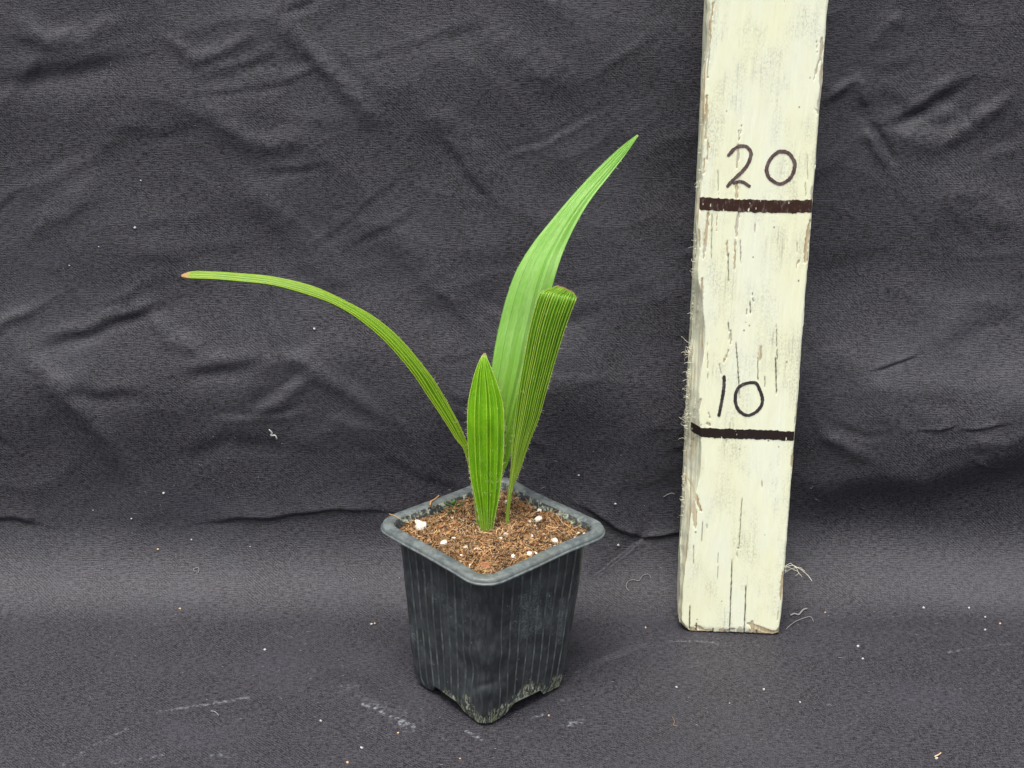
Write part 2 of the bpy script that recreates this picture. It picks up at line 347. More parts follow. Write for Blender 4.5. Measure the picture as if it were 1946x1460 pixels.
CHIPS = [ # polyline in the face, half width px, amount
 (S(z6,(424,720),(420,790)),1,.9),(S(z6,(416,800),(418,850),(408,930)),2.6,1),(S(z6,(412,1010),(408,1100)),3.2,1),(S(z6,(420,1180),(412,1230),(407,1310)),3,1),(S(z6,(400,1330),(398,1480)),1.8,1),
 (S(z6,(882,212),(876,330)),4,1),(S(z6,(866,330),(850,380),(838,440)),2,.9),(S(z6,(866,540),(864,625)),3,1),(S(z6,(846,600),(870,640)),1.2,.8),(S(z6,(825,1030),(822,1110)),2.2,1),(S(z6,(815,1220),(800,1330),(786,1450)),4,1),
 (S(z6,(248,530),(244,640),(236,770)),3.2,1),(S(z6,(285,10),(268,90),(252,260),(250,430)),2.6,.7),(S(z6,(228,880),(222,960)),2.4,.8),(S(z6,(250,1180),(240,1290),(226,1430)),3.4,1),(S(z6,(205,1270),(203,1370)),1.6,.8),
 (S(z6,(300,1180),(298,1280)),1,.6),(S(z6,(358,1330),(356,1420)),.9,.7),(S(z6,(640,1110),(640,1190)),.8,.6),
 (S(z7,(262,170),(255,260),(240,400),(222,510)),4.2,1),(S(z7,(478,10),(474,60),(470,110)),2.3,1),(S(z7,(447,512),(446,600)),2.8,1),(S(z7,(432,640),(400,725)),1.8,.8),
 (S(z7,(248,968),(232,1010),(205,1100)),4.2,1),(S(z7,(290,1125),(312,1140)),4,.9),(S(z7,(240,1225),(215,1270),(190,1380)),5.2,1),(S(z7,(300,1050),(312,1090)),1.6,.8),(S(z7,(950,0),(945,60)),3,1),(S(z7,(878,1090),(872,1130)),2.4,1),(S(z7,(905,30),(880,100)),1,.8),
 (S(z7,(858,1330),(850,1400)),2,.9),
 (S(z8,(275,0),(262,50),(235,160)),4.5,1),(S(z8,(968,20),(966,100)),2.6,1),(S(z8,(905,830),(893,930),(890,1020)),3.5,.9),(S(z8,(250,230),(300,300),(335,400)),4.5,.75),(S(z8,(270,280),(290,400),(300,520)),6,.6),(S(z8,(240,300),(230,470)),6,.6),
 (S(z8,(665,1185),(740,1215),(800,1240),(860,1250)),5.5,1),(S(z8,(690,1170),(700,1250)),4.5,1),(S(z8,(300,1200),(350,1225)),4.5,.9),(S(z8,(500,1245),(530,1235),(570,1225)),5,.9),(S(z8,(165,1180),(190,1225),(250,1250)),5,1),(S(z8,(420,1250),(860,1265)),2.5,.8),(S(z8,(585,660),(600,662)),1.6,1),
]
CRACKS = [
 (S(z7,(432,0),(432,190)),.65,1),(S(z7,(553,370),(553,410)),.5,.8),(S(z7,(577,320),(577,405)),.7,.9),(S(z7,(590,255),(596,325)),.4,.8),(S(z7,(432,460),(436,520)),.7,1),(S(z7,(482,590),(495,760),(506,960)),.65,1),
 (S(z7,(627,685),(627,850)),.55,.9),(S(z7,(748,470),(756,720)),.55,.9),(S(z7,(744,690),(747,800),(750,935)),.9,1),(S(z7,(295,590),(296,840)),.4,.7),(S(z7,(673,815),(675,890)),.6,.8),(S(z7,(370,730),(385,800)),.5,.7),
 (S(z8,(622,310),(612,450),(600,665)),.6,.9),(S(z8,(552,740),(545,960),(533,1280)),.9,1),(S(z8,(648,920),(645,1040),(634,1280)),1.0,1),(S(z8,(347,470),(341,620)),.6,.9),(S(z8,(285,640),(286,780)),.6,.7),(S(z8,(455,690),(452,880)),.5,.7),
 (S(z8,(260,1060),(254,1260)),1.0,1),(S(z8,(305,1180),(302,1250)),.9,1),(S(z8,(420,1220),(420,1260)),.9,.9),(S(z8,(720,1230),(720,1275)),.9,.9),(S(z8,(378,495),(378,525)),.8,.6),
 (S(z6,(436,690),(430,740)),.5,.8),(S(z6,(305,940),(308,1080)),.5,.6),(S(z6,(800,850),(804,1000)),.5,.5),(S(z6,(790,1010),(794,1090)),.5,.6),(S(z6,(852,220),(856,290)),.5,.6),(S(z6,(272,1180),(268,1440)),.6,.7),(S(z6,(745,1330),(742,1400)),.5,.5),(S(z6,(430,1330),(432,1460)),.5,.8),
]
# left arris broken away in splinters: how far it is bevelled (m) along the height
def bevel_amt(z):
    py = 1205 - (z / .1) * 410
    b = .0010 + .0016 * smooth(500, 560, py) * smooth(1250, 900, py) + .0018 * np.exp(-((py - 880) / 110.) ** 2) + .0014 * np.exp(-((py - 620) / 90.) ** 2)
    return b * (1 + .4 * noise2(z * 38, 0 * z + 3.3, 61)) + .00010 * noise2(z * 190, 0 * z, 62)
nz_f = 820
bz_ = np.concatenate([np.linspace(0, .295, nz_f), np.linspace(.2975, BH, 46)])
nf = 170
uf = np.linspace(-BW / 2, BW / 2, nf)
# perimeter: front left->right, right side, back, left side back->front  (u, v) ; v = depth
side_v = np.linspace(0, BT, 22)[1:]
per_u = np.concatenate([uf, np.full(21, BW / 2), np.linspace(BW / 2, -BW / 2, 14)[1:], np.full(20, -BW / 2)])
per_v = np.concatenate([np.zeros(nf), side_v, np.full(13, BT), side_v[::-1][1:]])
npn = len(per_u)
U, Z = np.meshgrid(per_u, bz_); Vd, _ = np.meshgrid(per_v, bz_); Z = Z.copy()
isf = (np.arange(npn) < nf)[None, :] & np.ones_like(U, bool)
wood = np.zeros(U.shape); crack = np.zeros(U.shape)
nzx = .6 * PXM * 3 * noise2(U * 2500, Z * 500, 71) + PXM * 1.2 * noise2(U * 900, Z * 160, 72)
for P, hw, a in CHIPS:
    d, _, t = polydist(U + nzx, Z, P); env = .45 + .55 * np.sin(np.pi * np.clip(t * .9 + .05, 0, 1))
    wood = np.maximum(wood, a * smooth(hw * PXM * env * .95 + .00010, hw * PXM * env * .65, d))
for P, hw, a in CRACKS:
    d, _, t = polydist(U + nzx * .3, Z, P); crack = np.maximum(crack, a * smooth(hw * PXM * 1.7, hw * PXM * .5, d) * np.minimum(1, 5 * np.sin(np.pi * np.clip(t, .02, .98))))
# generic flaking along both front arrises
edge = np.minimum(BW / 2 - U, U + BW / 2); flk = fbm(U * 260 + 5, Z * 34, 4, 81)
wood = np.maximum(wood, smooth(.66, .78, flk + .75 * np.exp(-edge / .0012) - .28) * .85)
wood *= isf; crack *= isf
bev = bevel_amt(Z)
# geometry: paint skin proud of the wood, cracks cut in, arrises rounded, left arris bevelled
V2 = Vd.copy(); U2 = U.copy()
V2 += np.where(isf, .00028 * wood + .0007 * crack + .00012 * fbm(U * 500, Z * 45, 3, 90), 0)
rr = .0011
dr = np.clip(rr - (BW / 2 - U), 0, rr); V2 += np.where(isf, rr - np.sqrt(np.maximum(rr ** 2 - dr ** 2, 0)), 0) * (1 + .3 * noise2(Z * 300, U * 0, 91))
dl = np.clip(bev * 1.25 - (U + BW / 2), 0, None); V2 += np.where(isf, dl * 1.5 + .00035 * noise2(U * 1500, Z * 45, 92) * (dl > 0), 0)
lf = (U < -BW / 2 + 1e-6) & ~isf
V2 = np.where(lf, np.maximum(Vd, bev * 1.9), V2)
U2 += np.where(lf, .0005 * fbm(Z * 35, Vd * 700, 3, 93), 0) + np.where(isf, 0, 0) + np.where((U > BW / 2 - 1e-6), .00025 * fbm(Z * 90, Vd * 200, 3, 94), 0)
U2 += np.where((Vd < .006) & (U < 0), (.0007 * fbm(Z * 55, 0 * Z, 3, 95)) * smooth(.004, 0, U + BW / 2), 0)
bvn = fbm(U * 420, Z * 28, 3, 96)
wood_bev = np.where(isf, smooth(0, .0004, dl) * smooth(-.02, .30, bvn), 0)
raw = np.where(lf, .7, np.where(isf, smooth(0, .0005, dl) * .85 * smooth(.35, .0, bvn), 0))
# worn, rounded foot: lift the lower outline at both corners
lift = .0028 * smooth(-BW / 2 + .007, -BW / 2, U) ** 1.5 + .0006 * smooth(BW / 2 - .0035, BW / 2, U) + .0005 * np.abs(fbm(U * 300, Vd * 120, 3, 97))
Z2 = Z + lift * smooth(.012, 0, Z) - 0.0003
narrow = .0008 * smooth(.010, 0, Z) ** 2
U2 = U2 + np.where(U < -BW / 2 + .006, narrow * smooth(-BW / 2 + .006, -BW / 2, U) * 1.2, 0) - np.where(U > BW / 2 - .004, narrow * .6 * smooth(BW / 2 - .004, BW / 2, U), 0)
V2 = V2 + np.where(isf, .0004 * smooth(.004, 0, Z) ** 2, 0)
wood = np.maximum(wood, isf * smooth(.45, .75, smooth(.006, .0, Z) * .75 + .5 * fbm(U * 260, Z * 200, 3, 98)))
def bat(u, v, z): return BC + np.multiply.outer(u, ex) + np.multiply.outer(v, ey) + np.multiply.outer(z, np.array([0, 0, 1.0]))
BV = bat(U2, V2, Z2)
bv = BV.reshape(-1, 3); bf = grid_faces(npn, len(bz_), True)
# end caps as fans
c0 = len(bv); bv = np.concatenate([bv, [bat(np.float64(0), np.float64(BT / 2), np.float64(.0008)), bat(np.float64(0), np.float64(BT / 2), np.float64(BH))]])
i = np.arange(npn); j = (i + 1) % npn; top = (len(bz_) - 1) * npn
caps = np.concatenate([np.stack([j, i, np.full(npn, c0), np.full(npn, c0)], -1), np.stack([top + i, top + j, np.full(npn, c0 + 1), np.full(npn, c0 + 1)], -1)])
per_s = np.concatenate([[0], np.cumsum(np.hypot(np.diff(per_u), np.diff(per_v)))]); PS, _ = np.meshgrid(per_s, bz_)
buv = np.concatenate([np.stack([PS, Z], -1).reshape(-1, 2), [[0, 0], [0, .4]]])
ad = lambda a: np.concatenate([a.ravel(), [.6, .6]])
bat_me = mesh_np('batten', bv, bf, uv=buv, attrs={'wood': ad(np.maximum(wood, wood_bev)), 'crack': ad(crack), 'raw': ad(raw)})
cap_me = None
import bmesh
bm = bmesh.new(); bm.from_mesh(bat_me); bm.verts.ensure_lookup_table()
for k in range(npn):
    for tri in ((bm.verts[int(j[k])], bm.verts[int(i[k])], bm.verts[c0]), (bm.verts[int(top + i[k])], bm.verts[int(top + j[k])], bm.verts[c0 + 1])):
        bm.faces.new(tri)
bm.to_mesh(bat_me); bm.free()

n = NT('weathered_cream_paint'); uv = n.uv()
grainy = n.noise(n.map(uv, (900, 26, 1)), 1, 4, .65); smud = n.noise(n.map(uv, (75, 34, 1)), 1, 5, .62); fine = n.noise(n.map(uv, (1500, 800, 1)), 1, 3, .7)
pc = n.mix(n.rng(n.noise(n.map(uv, (60, 18, 1)), 1, 3), .35, .65), (.86, .87, .62), (.855, .88, .70))
dirt = n.math('MULTIPLY', n.rng(smud, .44, .66), n.rng(n.math('ADD', n.math('MULTIPLY', fine, .7), n.math('MULTIPLY', grainy, .3)), .44, .58, .0, 1.0))
pc = n.mix(n.math('MULTIPLY', dirt, .42), pc, (.33, .335, .29))
pc = n.mix(n.math('MULTIPLY', n.rng(grainy, .57, .70), n.rng(smud, .46, .64, .0, .5)), pc, (.40, .39, .31))
spk = n.math('MULTIPLY', n.rng(n.voro(n.map(uv, (1, .8, 1)), 230), .12, .07), n.rng(n.noise(uv, 110, 1), .54, .60)); pc = n.mix(n.math('MULTIPLY', spk, .75), pc, (.10, .10, .09))
wc = n.mix(n.rng(n.noise(n.map(uv, (1300, 40, 1)), 1, 4, .7), .35, .65), (.40, .29, .15), (.62, .55, .38)); wc = n.mix(n.rng(n.noise(uv, 60, 3), .45, .62), wc, (.52, .50, .40))
rawc = n.mix(n.rng(n.noise(n.map(uv, (900, 40, 1)), 1, 4, .7), .35, .65), (.50, .49, .34), (.74, .75, .58))
colr = n.mix(n.rng(n.attr('wood'), .3, .6), pc, wc); colr = n.mix(n.attr('raw'), colr, rawc); colr = n.mix(n.attr('crack'), colr, (.06, .055, .045))
h = n.math('ADD', n.math('MULTIPLY', grainy, .8), n.math('MULTIPLY', fine, .3))
n.bsdf(Base_Color=colr, Roughness=n.rng(n.attr('wood'), .3, .6, .55, .85), Specular_IOR_Level=.35, Normal=n.bump(h, .45, .0004))
batten = empty('measuring_batten', tuple(BC), label='upright cream painted wooden batten marked 10 and 20 beside the potted seedling', category='ruler')
post = put(obj('post', bat_me, n.m), batten)

# ink: thin sheets that follow the painted face exactly, a hair above it
def face_v(u, z):                                                # depth of the built face at (u, z)
    fu = np.clip((u + BW / 2) / BW * (nf - 1), 0, nf - 1.001); fz = np.clip(z / .295 * (nz_f - 1), 0, nz_f - 1.001); iu = fu.astype(int); iz = fz.astype(int); a, b = fu - iu, fz - iz
    bl = V2[iz, iu] * (1 - a) * (1 - b) + V2[iz, iu + 1] * a * (1 - b) + V2[iz + 1, iu] * (1 - a) * b + V2[iz + 1, iu + 1] * a * b
    return np.minimum(bl, np.minimum(np.minimum(V2[iz, iu], V2[iz, iu + 1]), np.minimum(V2[iz + 1, iu], V2[iz + 1, iu + 1])) + .0002)
def ink(name, P, hw_px, mat, jag=.25, a=0.0, holes=.0):
    if len(P) > 4:
        A_ = np.array(P); cl_ = np.allclose(A_[0], A_[-1]); n_ = len(A_)
        if cl_: A_ = np.concatenate([A_[-2:-1], A_, A_[1:2]])
        q_ = np.linspace(1 if cl_ else 0, n_ + (0 if cl_ else -1) - 1e-4, n_ * 4); P = [tuple(v) for v in cr(A_, q_)]
    us = [q[0] for q in P]; zs = [q[1] for q in P]; hw = hw_px * PXM; c = .00016; mg = hw * 1.6
    gu = np.arange(min(us) - mg, max(us) + mg, c); gz = np.arange(min(zs) - mg, max(zs) + mg, c)
    gu = gu[(gu > -BW / 2 + .0005) & (gu < BW / 2 - .0002)]
    GU, GZ = np.meshgrid(gu, gz); d, sg, t = polydist(GU, GZ, P)
    lim = hw * (1 + jag * fbm(GU * 500, GZ * 700, 2, hash(name) % 97 if False else len(name) * 7 + int(hw_px * 10)))
    V = bat(GU, face_v(GU, GZ) - .00013, GZ - .0003)
    if holes: d = np.where(fbm(GU * 700, GZ * 180, 3, 33) > 1 - holes, 1, d)
    F = grid_faces(len(gu), len(gz)); m = ((d < lim) & (GU > -BW / 2 + bevel_amt(GZ) * .35)).ravel(); keep = m[F].all(1); F = F[keep]
    used = np.unique(F); ix = np.full(GU.size, -1); ix[used] = np.arange(len(used))
    me = mesh_np(name, V.reshape(-1, 3)[used], ix[F], uv=np.stack([GU, GZ], -1).reshape(-1, 2)[used])
    return put(obj(name, me, mat), batten)
def ink_mat(name, dark, pale, lo, hi):
    n = NT(name); uv = n.uv(); g = n.noise(n.map(uv, (1500, 260, 1)), 1, 4, .75); g2 = n.noise(uv, 220, 4, .7)
    k = n.rng(n.math('ADD', n.math('MULTIPLY', g, .5), n.math('MULTIPLY', g2, .5)), lo, hi)
    n.bsdf(Base_Color=n.mix(k, dark, pale), Roughness=.55, Specular_IOR_Level=.3); return n.m
m_l20 = ink_mat('brown_marker', (.040, .017, .012), (.17, .13, .115), .50, .66); m_l10 = ink_mat('black_brown_marker', (.020, .012, .011), (.16, .13, .11), .57, .68)
m_d20 = ink_mat('faded_brown_ink', (.085, .052, .050), (.19, .145, .135), .42, .64); m_d10 = ink_mat('dark_grey_ink', (.040, .031, .033), (.14, .125, .125), .48, .68)
o = ink('mark_line', S(z6,(205,1126),(400,1136),(620,1142),(826,1142)), 12.2, m_l20, .14, holes=.16); o['label'] = 'thick brown line at the 20 mark'
o = ink('mark_line', S(z7,(178,1178),(330,1188),(620,1198),(876,1208)), 10.4, m_l10, .16, holes=.2); o['label'] = 'dark brown line at the 10 mark'
dg = S(z6,(365,858),(395,824),(432,807),(468,813),(488,843),(482,880),(462,922),(425,962),(392,993),(360,1028))
o = ink('digit', dg, 3.7, m_d20, .15); o['label'] = 'hand written digit 2'
# the foot of the 2 is a second stroke of the same digit
o = ink('digit_stroke', S(z6,(395,1012),(425,1004),(452,1010),(478,1030)), 3.5, m_d20, .15); o['label'] = 'base stroke of the digit 2'
ring = [(655,836),(695,846),(726,888),(730,930),(708,982),(660,1016),(618,1008),(582,972),(576,930),(596,880),(628,848),(655,836)]
o = ink('digit', S(z6,*ring), 3.8, m_d20, .15); o['label'] = 'hand written digit 0 above the 20 line'
o = ink('digit', S(z7,(404,816),(404,860),(398,920),(384,1000),(370,1072)), 3.5, m_d10, .15); o['label'] = 'hand written digit 1'
ring = [(578,855),(618,862),(640,905),(657,965),(644,1018),(602,1058),(555,1071),(508,1047),(480,992),(480,932),(502,886),(540,863),(578,855)]
o = ink('digit', S(z7,*ring), 3.7, m_d10, .15); o['label'] = 'hand written digit 0 above the 10 line'

# torn wood fibres along the broken arris
n = NT('wood_fibre'); n.bsdf(Base_Color=n.mix(n.noise(n.ob(), 300, 2), (.62, .58, .42), (.75, .74, .62)), Roughness=.85); m_fib = n.m
paths, rads = [], []
def fib_cluster(py, cnt, ln, spread, side=-1, curl=1.0, r=.00011):
    for _ in range(cnt):
        u, z = face_uz(1300, py + rng.normal(0, spread)); u = side * BW / 2 * (1.0 if side > 0 else 1.0); b = float(bevel_amt(np.array(z))) if side < 0 else 0
        p = np.array([u + (0 if side > 0 else .0002), max(b, 0) * 1.2 + abs(rng.normal(0, .0012)), z]); a = rng.uniform(-.9, .9); L = ln * rng.uniform(.3, 1.15) * .85; P = [p.copy()]
        k = rng.normal(0, 2.6) * curl
        for q in range(7):
            p = p + np.array([side * math.cos(a), rng.normal(0, .15), math.sin(a)]) * L / 7; a += k / 7 * 2 + rng.normal(0, .25); P.append(p.copy())
        P = np.array(P); paths.append(bat(P[:, 0], P[:, 1], P[:, 2])); rads.append(r * rng.uniform(.7, 1.4))
for py, c, ln, spd in [(115,2,.0016,8),(150,3,.0014,6),(233,5,.002,6),(270,4,.002,8),(285,5,.0028,5),(330,3,.002,6),(358,9,.0035,7),(405,4,.0025,8),(460,5,.003,8),(480,6,.004,10),(505,7,.0035,12),(528,6,.0035,5),(605,7,.0028,5),(678,14,.0062,4),(690,6,.005,8),(700,8,.003,10),(722,10,.004,6),(758,9,.004,8),(780,8,.003,8),(802,26,.0052,9),(818,14,.004,10),(840,6,.005,8),(870,3,.002,8),(930,40,.0024,14),(955,34,.0026,14),(1000,8,.0014,20),(1060,5,.0016,20),(1120,6,.001,30)]:
    fib_cluster(py, c, ln, spd)
V, F, _ = tubes(paths, rads, 4)
put(obj('splinter_fringe', mesh_np('fibre', V, F), m_fib, kind='stuff', label='pale torn wood fibres along the split edge'), batten)
paths, rads = [], []
for (pts, r) in [([(1489,1070),(1506,1074),(1522,1082),(1536,1094),(1543,1104)],.00017),([(1489,1071),(1500,1079),(1516,1086),(1524,1096)],.00015),([(1489,1072),(1497,1084),(1508,1080),(1520,1078),(1530,1086)],.00013),([(1489,1071),(1502,1070),(1514,1080),(1518,1090),(1512,1094)],.00013),([(1489,1070),(1494,1078),(1492,1088),(1500,1084)],.00012)]:
    P = np.array([pt(x, y, Y=.601 - .002 * i + .003 * rng.random()) for i, (x, y) in enumerate(pts)])
    P[0] = bat(np.array(BW / 2 - .0002), np.array(.003), np.array(P[0][2]))
    tt = np.linspace(0, len(P) - 1, 16); P = np.stack([np.interp(tt, np.arange(len(P)), P[:, k]) for k in range(3)], -1); paths.append(P); rads.append(r)
V, F, _ = tubes(paths, rads, 5)
put(obj('fibre_tuft', mesh_np('tuft', V, F), m_fib, label='curled straw coloured fibre tuft on the side'), batten)

# ================================================================== POT
PC = np.array([-.0080, .5582, 0]); PH = .0751; PROT = R(42.0)
def rsq(k, w_, s, r):
    """rounded square, side k (0..3), w in [-1,1] flat, |w|>1 up to 2 = half of the corner arc; returns xy and normal"""
    fl = s / 2 - r; a = np.clip(np.abs(w_) - 1, 0, 1) * (np.pi / 4); sg = np.sign(w_)
    x = np.clip(w_, -1, 1) * fl + sg * r * np.sin(a); y = fl + r * np.cos(a); nx = sg * np.sin(a); ny = np.cos(a)
    th = -k * np.pi / 2
    c, s_ = np.cos(th), np.sin(th); return c * x - s_ * y, s_ * x + c * y, c * nx - s_ * ny, s_ * nx + c * ny
def pot_sr(z):
    t = z / PH; s = .0474 + (.0585 - .0474) * t; r = .0056 + .0006 * t; return s + .0040 * smooth(.90, 1.0, t), r
def pot_pt(k, w_, z, off=0.0):
    s, r = pot_sr(z); x, y, nx, ny = rsq(k, w_, s, r)
    c, s_ = math.cos(PROT), math.sin(PROT)
    X, Yv, NX, NY = c * x - s_ * y, s_ * x + c * y, c * nx - s_ * ny, s_ * nx + c * ny
    # soft moulding: side panels bow, buckled front corner near the foot
    t = z / PH
    d = .0007 * noise2(k * 7.3 + w_ * 1.1, t * 2.2, 111) + .0009 * np.sin(np.pi * np.clip(t, 0, 1)) * np.cos(np.clip(w_, -1, 1) * np.pi / 2) * .6
    P0 = np.stack([PC[0] + X - .0018 * (1 - t), PC[1] + Yv - .0026 * (1 - t), z * np.ones_like(X)], -1); qx, qy = project(P0)
    front = smooth(.25, .75, -NY)
    def dent(cx_, cy_, sx, sy, an):
        dx, dy = qx - cx_, qy - cy_; ca, sa = math.cos(R(an)), math.sin(R(an)); a_ = (ca * dx + sa * dy) / sx; b_ = (-sa * dx + ca * dy) / sy; return np.exp(-a_ * a_ - b_ * b_)
    d = d + front * (-.0011 * dent(912, 1284, 40, 16, -24) + .0013 * dent(934, 1250, 34, 24, -28) - .0013 * dent(893, 1268, 16, 18, 30) + .0005 * dent(930, 1318, 30, 12, -14) - .0007 * dent(925, 1303, 28, 6, -16) + .0008 * dent(905, 1235, 20, 14, -30) - .0006 * dent(955, 1262, 16, 26, 0))
    d = d * smooth(1.0, .9, t) + off
    return np.stack([P0[..., 0] + NX * d, P0[..., 1] + NY * d, P0[..., 2]], -1), np.stack([NX, NY, 0 * NX], -1)
# perimeter samples
wside = np.concatenate([np.linspace(-2, -1, 15)[:-1], np.linspace(-1, 1, 72), np.linspace(1, 2, 15)[1:-1]])
KK = np.repeat(np.arange(4), len(wside)); WW = np.tile(wside, 4); NP_ = len(KK)
def foot_z(w_):                                                   # arched cut-outs between the four feet
    return .0042 * smooth(.62, .36, np.abs(w_)) + .0006 * smooth(.9, .5, np.abs(w_))
nzp = 150
T = np.linspace(0, 1, nzp)[:, None]; z0 = foot_z(WW)[None, :]
ZP = z0 + T * (PH - .0022 - z0); KP = np.broadcast_to(KK, ZP.shape); WP = np.broadcast_to(WW, ZP.shape)
PV, PN = pot_pt(KP, WP, ZP)
# the skirt turns in slightly at the very bottom
tuck = .0012 * smooth(.006, 0, ZP); PV = PV - PN * tuck[..., None]; PV[..., 2] += .0004
ppx, ppy = project(PV)
face_right = smooth(.15, .5, PN[..., 0]) * smooth(.1, .5, -PN[..., 1]); facing = smooth(-.1, .3, -PN[..., 1])
lime = np.zeros(ZP.shape)
for P, wd, a in [([(940,1368),(975,1345),(1000,1325),(1010,1312)],15,1),([(1025,1335),(1050,1318),(1062,1298)],14,1),([(1048,1322),(1066,1300)],14,.9),([(1000,1318),(1030,1306)],9,.7),([(870,1345),(905,1372)],12,.7),([(885,1328),(900,1360)],9,.7),([(900,1365),(916,1372)],10,.8),([(848,1318),(862,1332)],9,.6)]:
    d, _, t = polydist(ppx, ppy, P); lime = np.maximum(lime, a * np.exp(-(d / wd) ** 2) * facing)
scuff = np.zeros(ZP.shape)
for P, wd, a in [([(1000,1140),(1000,1205)],17,.9),([(1020,1110),(1022,1200)],12,.8),([(975,1150),(985,1200)],16,.6),([(1042,1130),(1045,1200)],12,.7),([(1068,1140),(1062,1220)],9,.8),([(890,1130),(880,1180)],22,.5),([(830,1130),(850,1150)],24,.5),([(860,1080),(900,1100)],30,.35),([(800,1180),(815,1270)],20,.4),([(840,1200),(900,1240)],26,.35),([(780,1190),(786,1215)],6,.8),([(900,1230),(930,1240)],20,.3)]:
    d, _, t = polydist(ppx, ppy, P); scuff = np.maximum(scuff, a * np.exp(-(d / wd) ** 2) * facing)
s1, _ = pot_sr(ZP); perim = (KP * 4 + WP) * .0145
n = NT('dusty_black_plastic'); uv = n.uv(); 
streak = n.noise(n.map(uv, (420, 300, 1)), 1, 5, .75); blot = n.noise(n.map(uv, (150, 110, 1)), 1, 5, .7); fineg = n.noise(uv, 1400, 3, .7)
base = n.mix(n.rng(blot, .4, .66), (.0200, .0230, .0255), (.050, .057, .061))
base = n.mix(n.math('MULTIPLY', n.rng(streak, .56, .70), n.rng(blot, .40, .60, .08, .65)), base, (.115, .13, .13))
scr = n.rng(n.math('MULTIPLY', n.attr('scuff'), n.math('ADD', n.rng(fineg, .42, .62), n.math('MULTIPLY', n.rng(streak, .45, .6), .5))), .22, .9, 0, .62); base = n.mix(scr, base, (.15, .175, .18))
lm = n.rng(n.math('MULTIPLY', n.attr('lime'), n.math('ADD', n.rng(n.noise(n.map(uv, (700, 330, 1), (0, 0, R(20))), 1, 4, .75), .43, .60), .12)), .16, .5)
limec = n.mix(n.rng(n.noise(uv, 420, 3), .4, .6), (.22, .235, .12), (.42, .46, .37)); base = n.mix(lm, base, limec)
speck = n.math('MULTIPLY', n.rng(n.voro(uv, 520), .14, .08), n.rng(n.noise(uv, 260, 2), .57, .62)); base = n.mix(n.math('MULTIPLY', speck, .8), base, (.42, .43, .40))
n.bsdf(Base_Color=base, Roughness=n.rng(n.math('ADD', n.attr('scuff'), n.attr('lime')), 0, 1, .36, .72), Specular_IOR_Level=.5,
       Normal=n.bump(n.math('ADD', n.math('MULTIPLY', fineg, .35), n.math('ADD', n.math('MULTIPLY', blot, .5), n.math('MULTIPLY', lm, .9))), .25, .0006))
m_pot = n.m
n = NT('worn_glint_rib_plastic'); a = n.noise(n.uv(), 170, 3, .6); n.bsdf(Base_Color=n.mix(n.rng(a, .42, .72), (.045, .052, .055), (.110, .125, .128)), Roughness=.34); m_rib = n.m  # scuffed edges, plus the glint of light on the ribs painted into the colour
pot = empty('plant_pot', tuple(PC), label='small square black plastic nursery pot holding the seedling', category='pot')
body_me = mesh_np('pot_body', PV, grid_faces(NP_, nzp, True)[:, ::-1], uv=np.stack([perim, ZP], -1), attrs={'lime': lime, 'scuff': scuff})
body = put(obj('pot_wall', body_me, m_pot), pot)
mod = body.modifiers.new('thick', 'SOLIDIFY'); mod.thickness = .0007; mod.offset = -1
# floor plate of the pot, above the feet
bt = []
for q in range(NP_): bt.append(pot_pt(np.array(KK[q]), np.array(WW[q]), np.array(.0052), -.0012)[0])
bt = np.array(bt); bt[:, 2] = .0052; bm = bmesh.new(); vsb = [bm.verts.new(v) for v in bt]; bm.faces.new(vsb); me = bpy.data.meshes.new('pot_floor'); bm.to_mesh(me); bm.free()
put(obj('pot_floor', me, m_pot), pot)
# raised ribs, each its own strip following the wall
rib_w = np.array([-.90, -.68, -.46, -.24, -.02, .20, .42, .64, .86])
for k in range(4):
    for wv in rib_w:
        zz_ = np.linspace(float(foot_z(np.array(wv))) + .0012, PH - .0030, 44); K_ = np.full(zz_.shape, k)
        cols_ = []
        for dw, off in ((-.0150, -.0002), (-.0070, .00046), (.0070, .00046), (.0150, -.0002)):
            p_, n_ = pot_pt(K_, np.full(zz_.shape, wv + dw * 1.35), zz_, off); p_ = p_ - n_ * (.0012 * smooth(.006, 0, zz_))[:, None]; p_[:, 2] += .0004; cols_.append(p_)
        RV = np.stack(cols_, 1); me = mesh_np('rib', RV, grid_faces(4, len(zz_))[:, ::-1], uv=np.stack([np.full((len(zz_), 4), (k * 4 + wv) * .0145), np.repeat(zz_[:, None], 4, 1)], -1),
            attrs={'lime': np.zeros(RV.shape[:2]), 'scuff': np.full(RV.shape[:2], .45)})
        put(obj('rib', me, m_rib), pot)
# rim: rolled flange plus the inside of the wall
prof = [(-.0052, -.014), (-.0038, -.008), (-.0018, -.0026), (-.0009, -.0008), (-.0002, -.0002), (.0006, 0), (.0020, -.0001), (.0031, -.0002), (.0038, -.0006), (.0041, -.0012), (.0042, -.0018), (.0042, -.0020), (.0046, -.0021), (.0047, -.0025), (.0045, -.0030), (.0040, -.0031), (.0028, -.0026), (.0006, -.0024), (-.0002, -.0030)]
wr = np.concatenate([np.linspace(-2, -1, 13)[:-1], np.linspace(-1, 1, 40), np.linspace(1, 2, 13)[1:-1]])
KR = np.repeat(np.arange(4), len(wr)); WR = np.tile(wr, 4)
s_, r_ = pot_sr(PH); x, y, nx, ny = rsq(KR, WR, s_, r_); c, q = math.cos(PROT), math.sin(PROT)
X, Yv, NX, NY = c * x - q * y, q * x + c * y, c * nx - q * ny, q * nx + c * ny
warpz = .0004 * noise2(X * 40 + 9, Yv * 40, 120); bow = .0005 * noise2(X * 30, Yv * 30 + 4, 121) - .0007 * np.cos(np.clip(WR, -1, 1) * np.pi / 2)
RVs = []
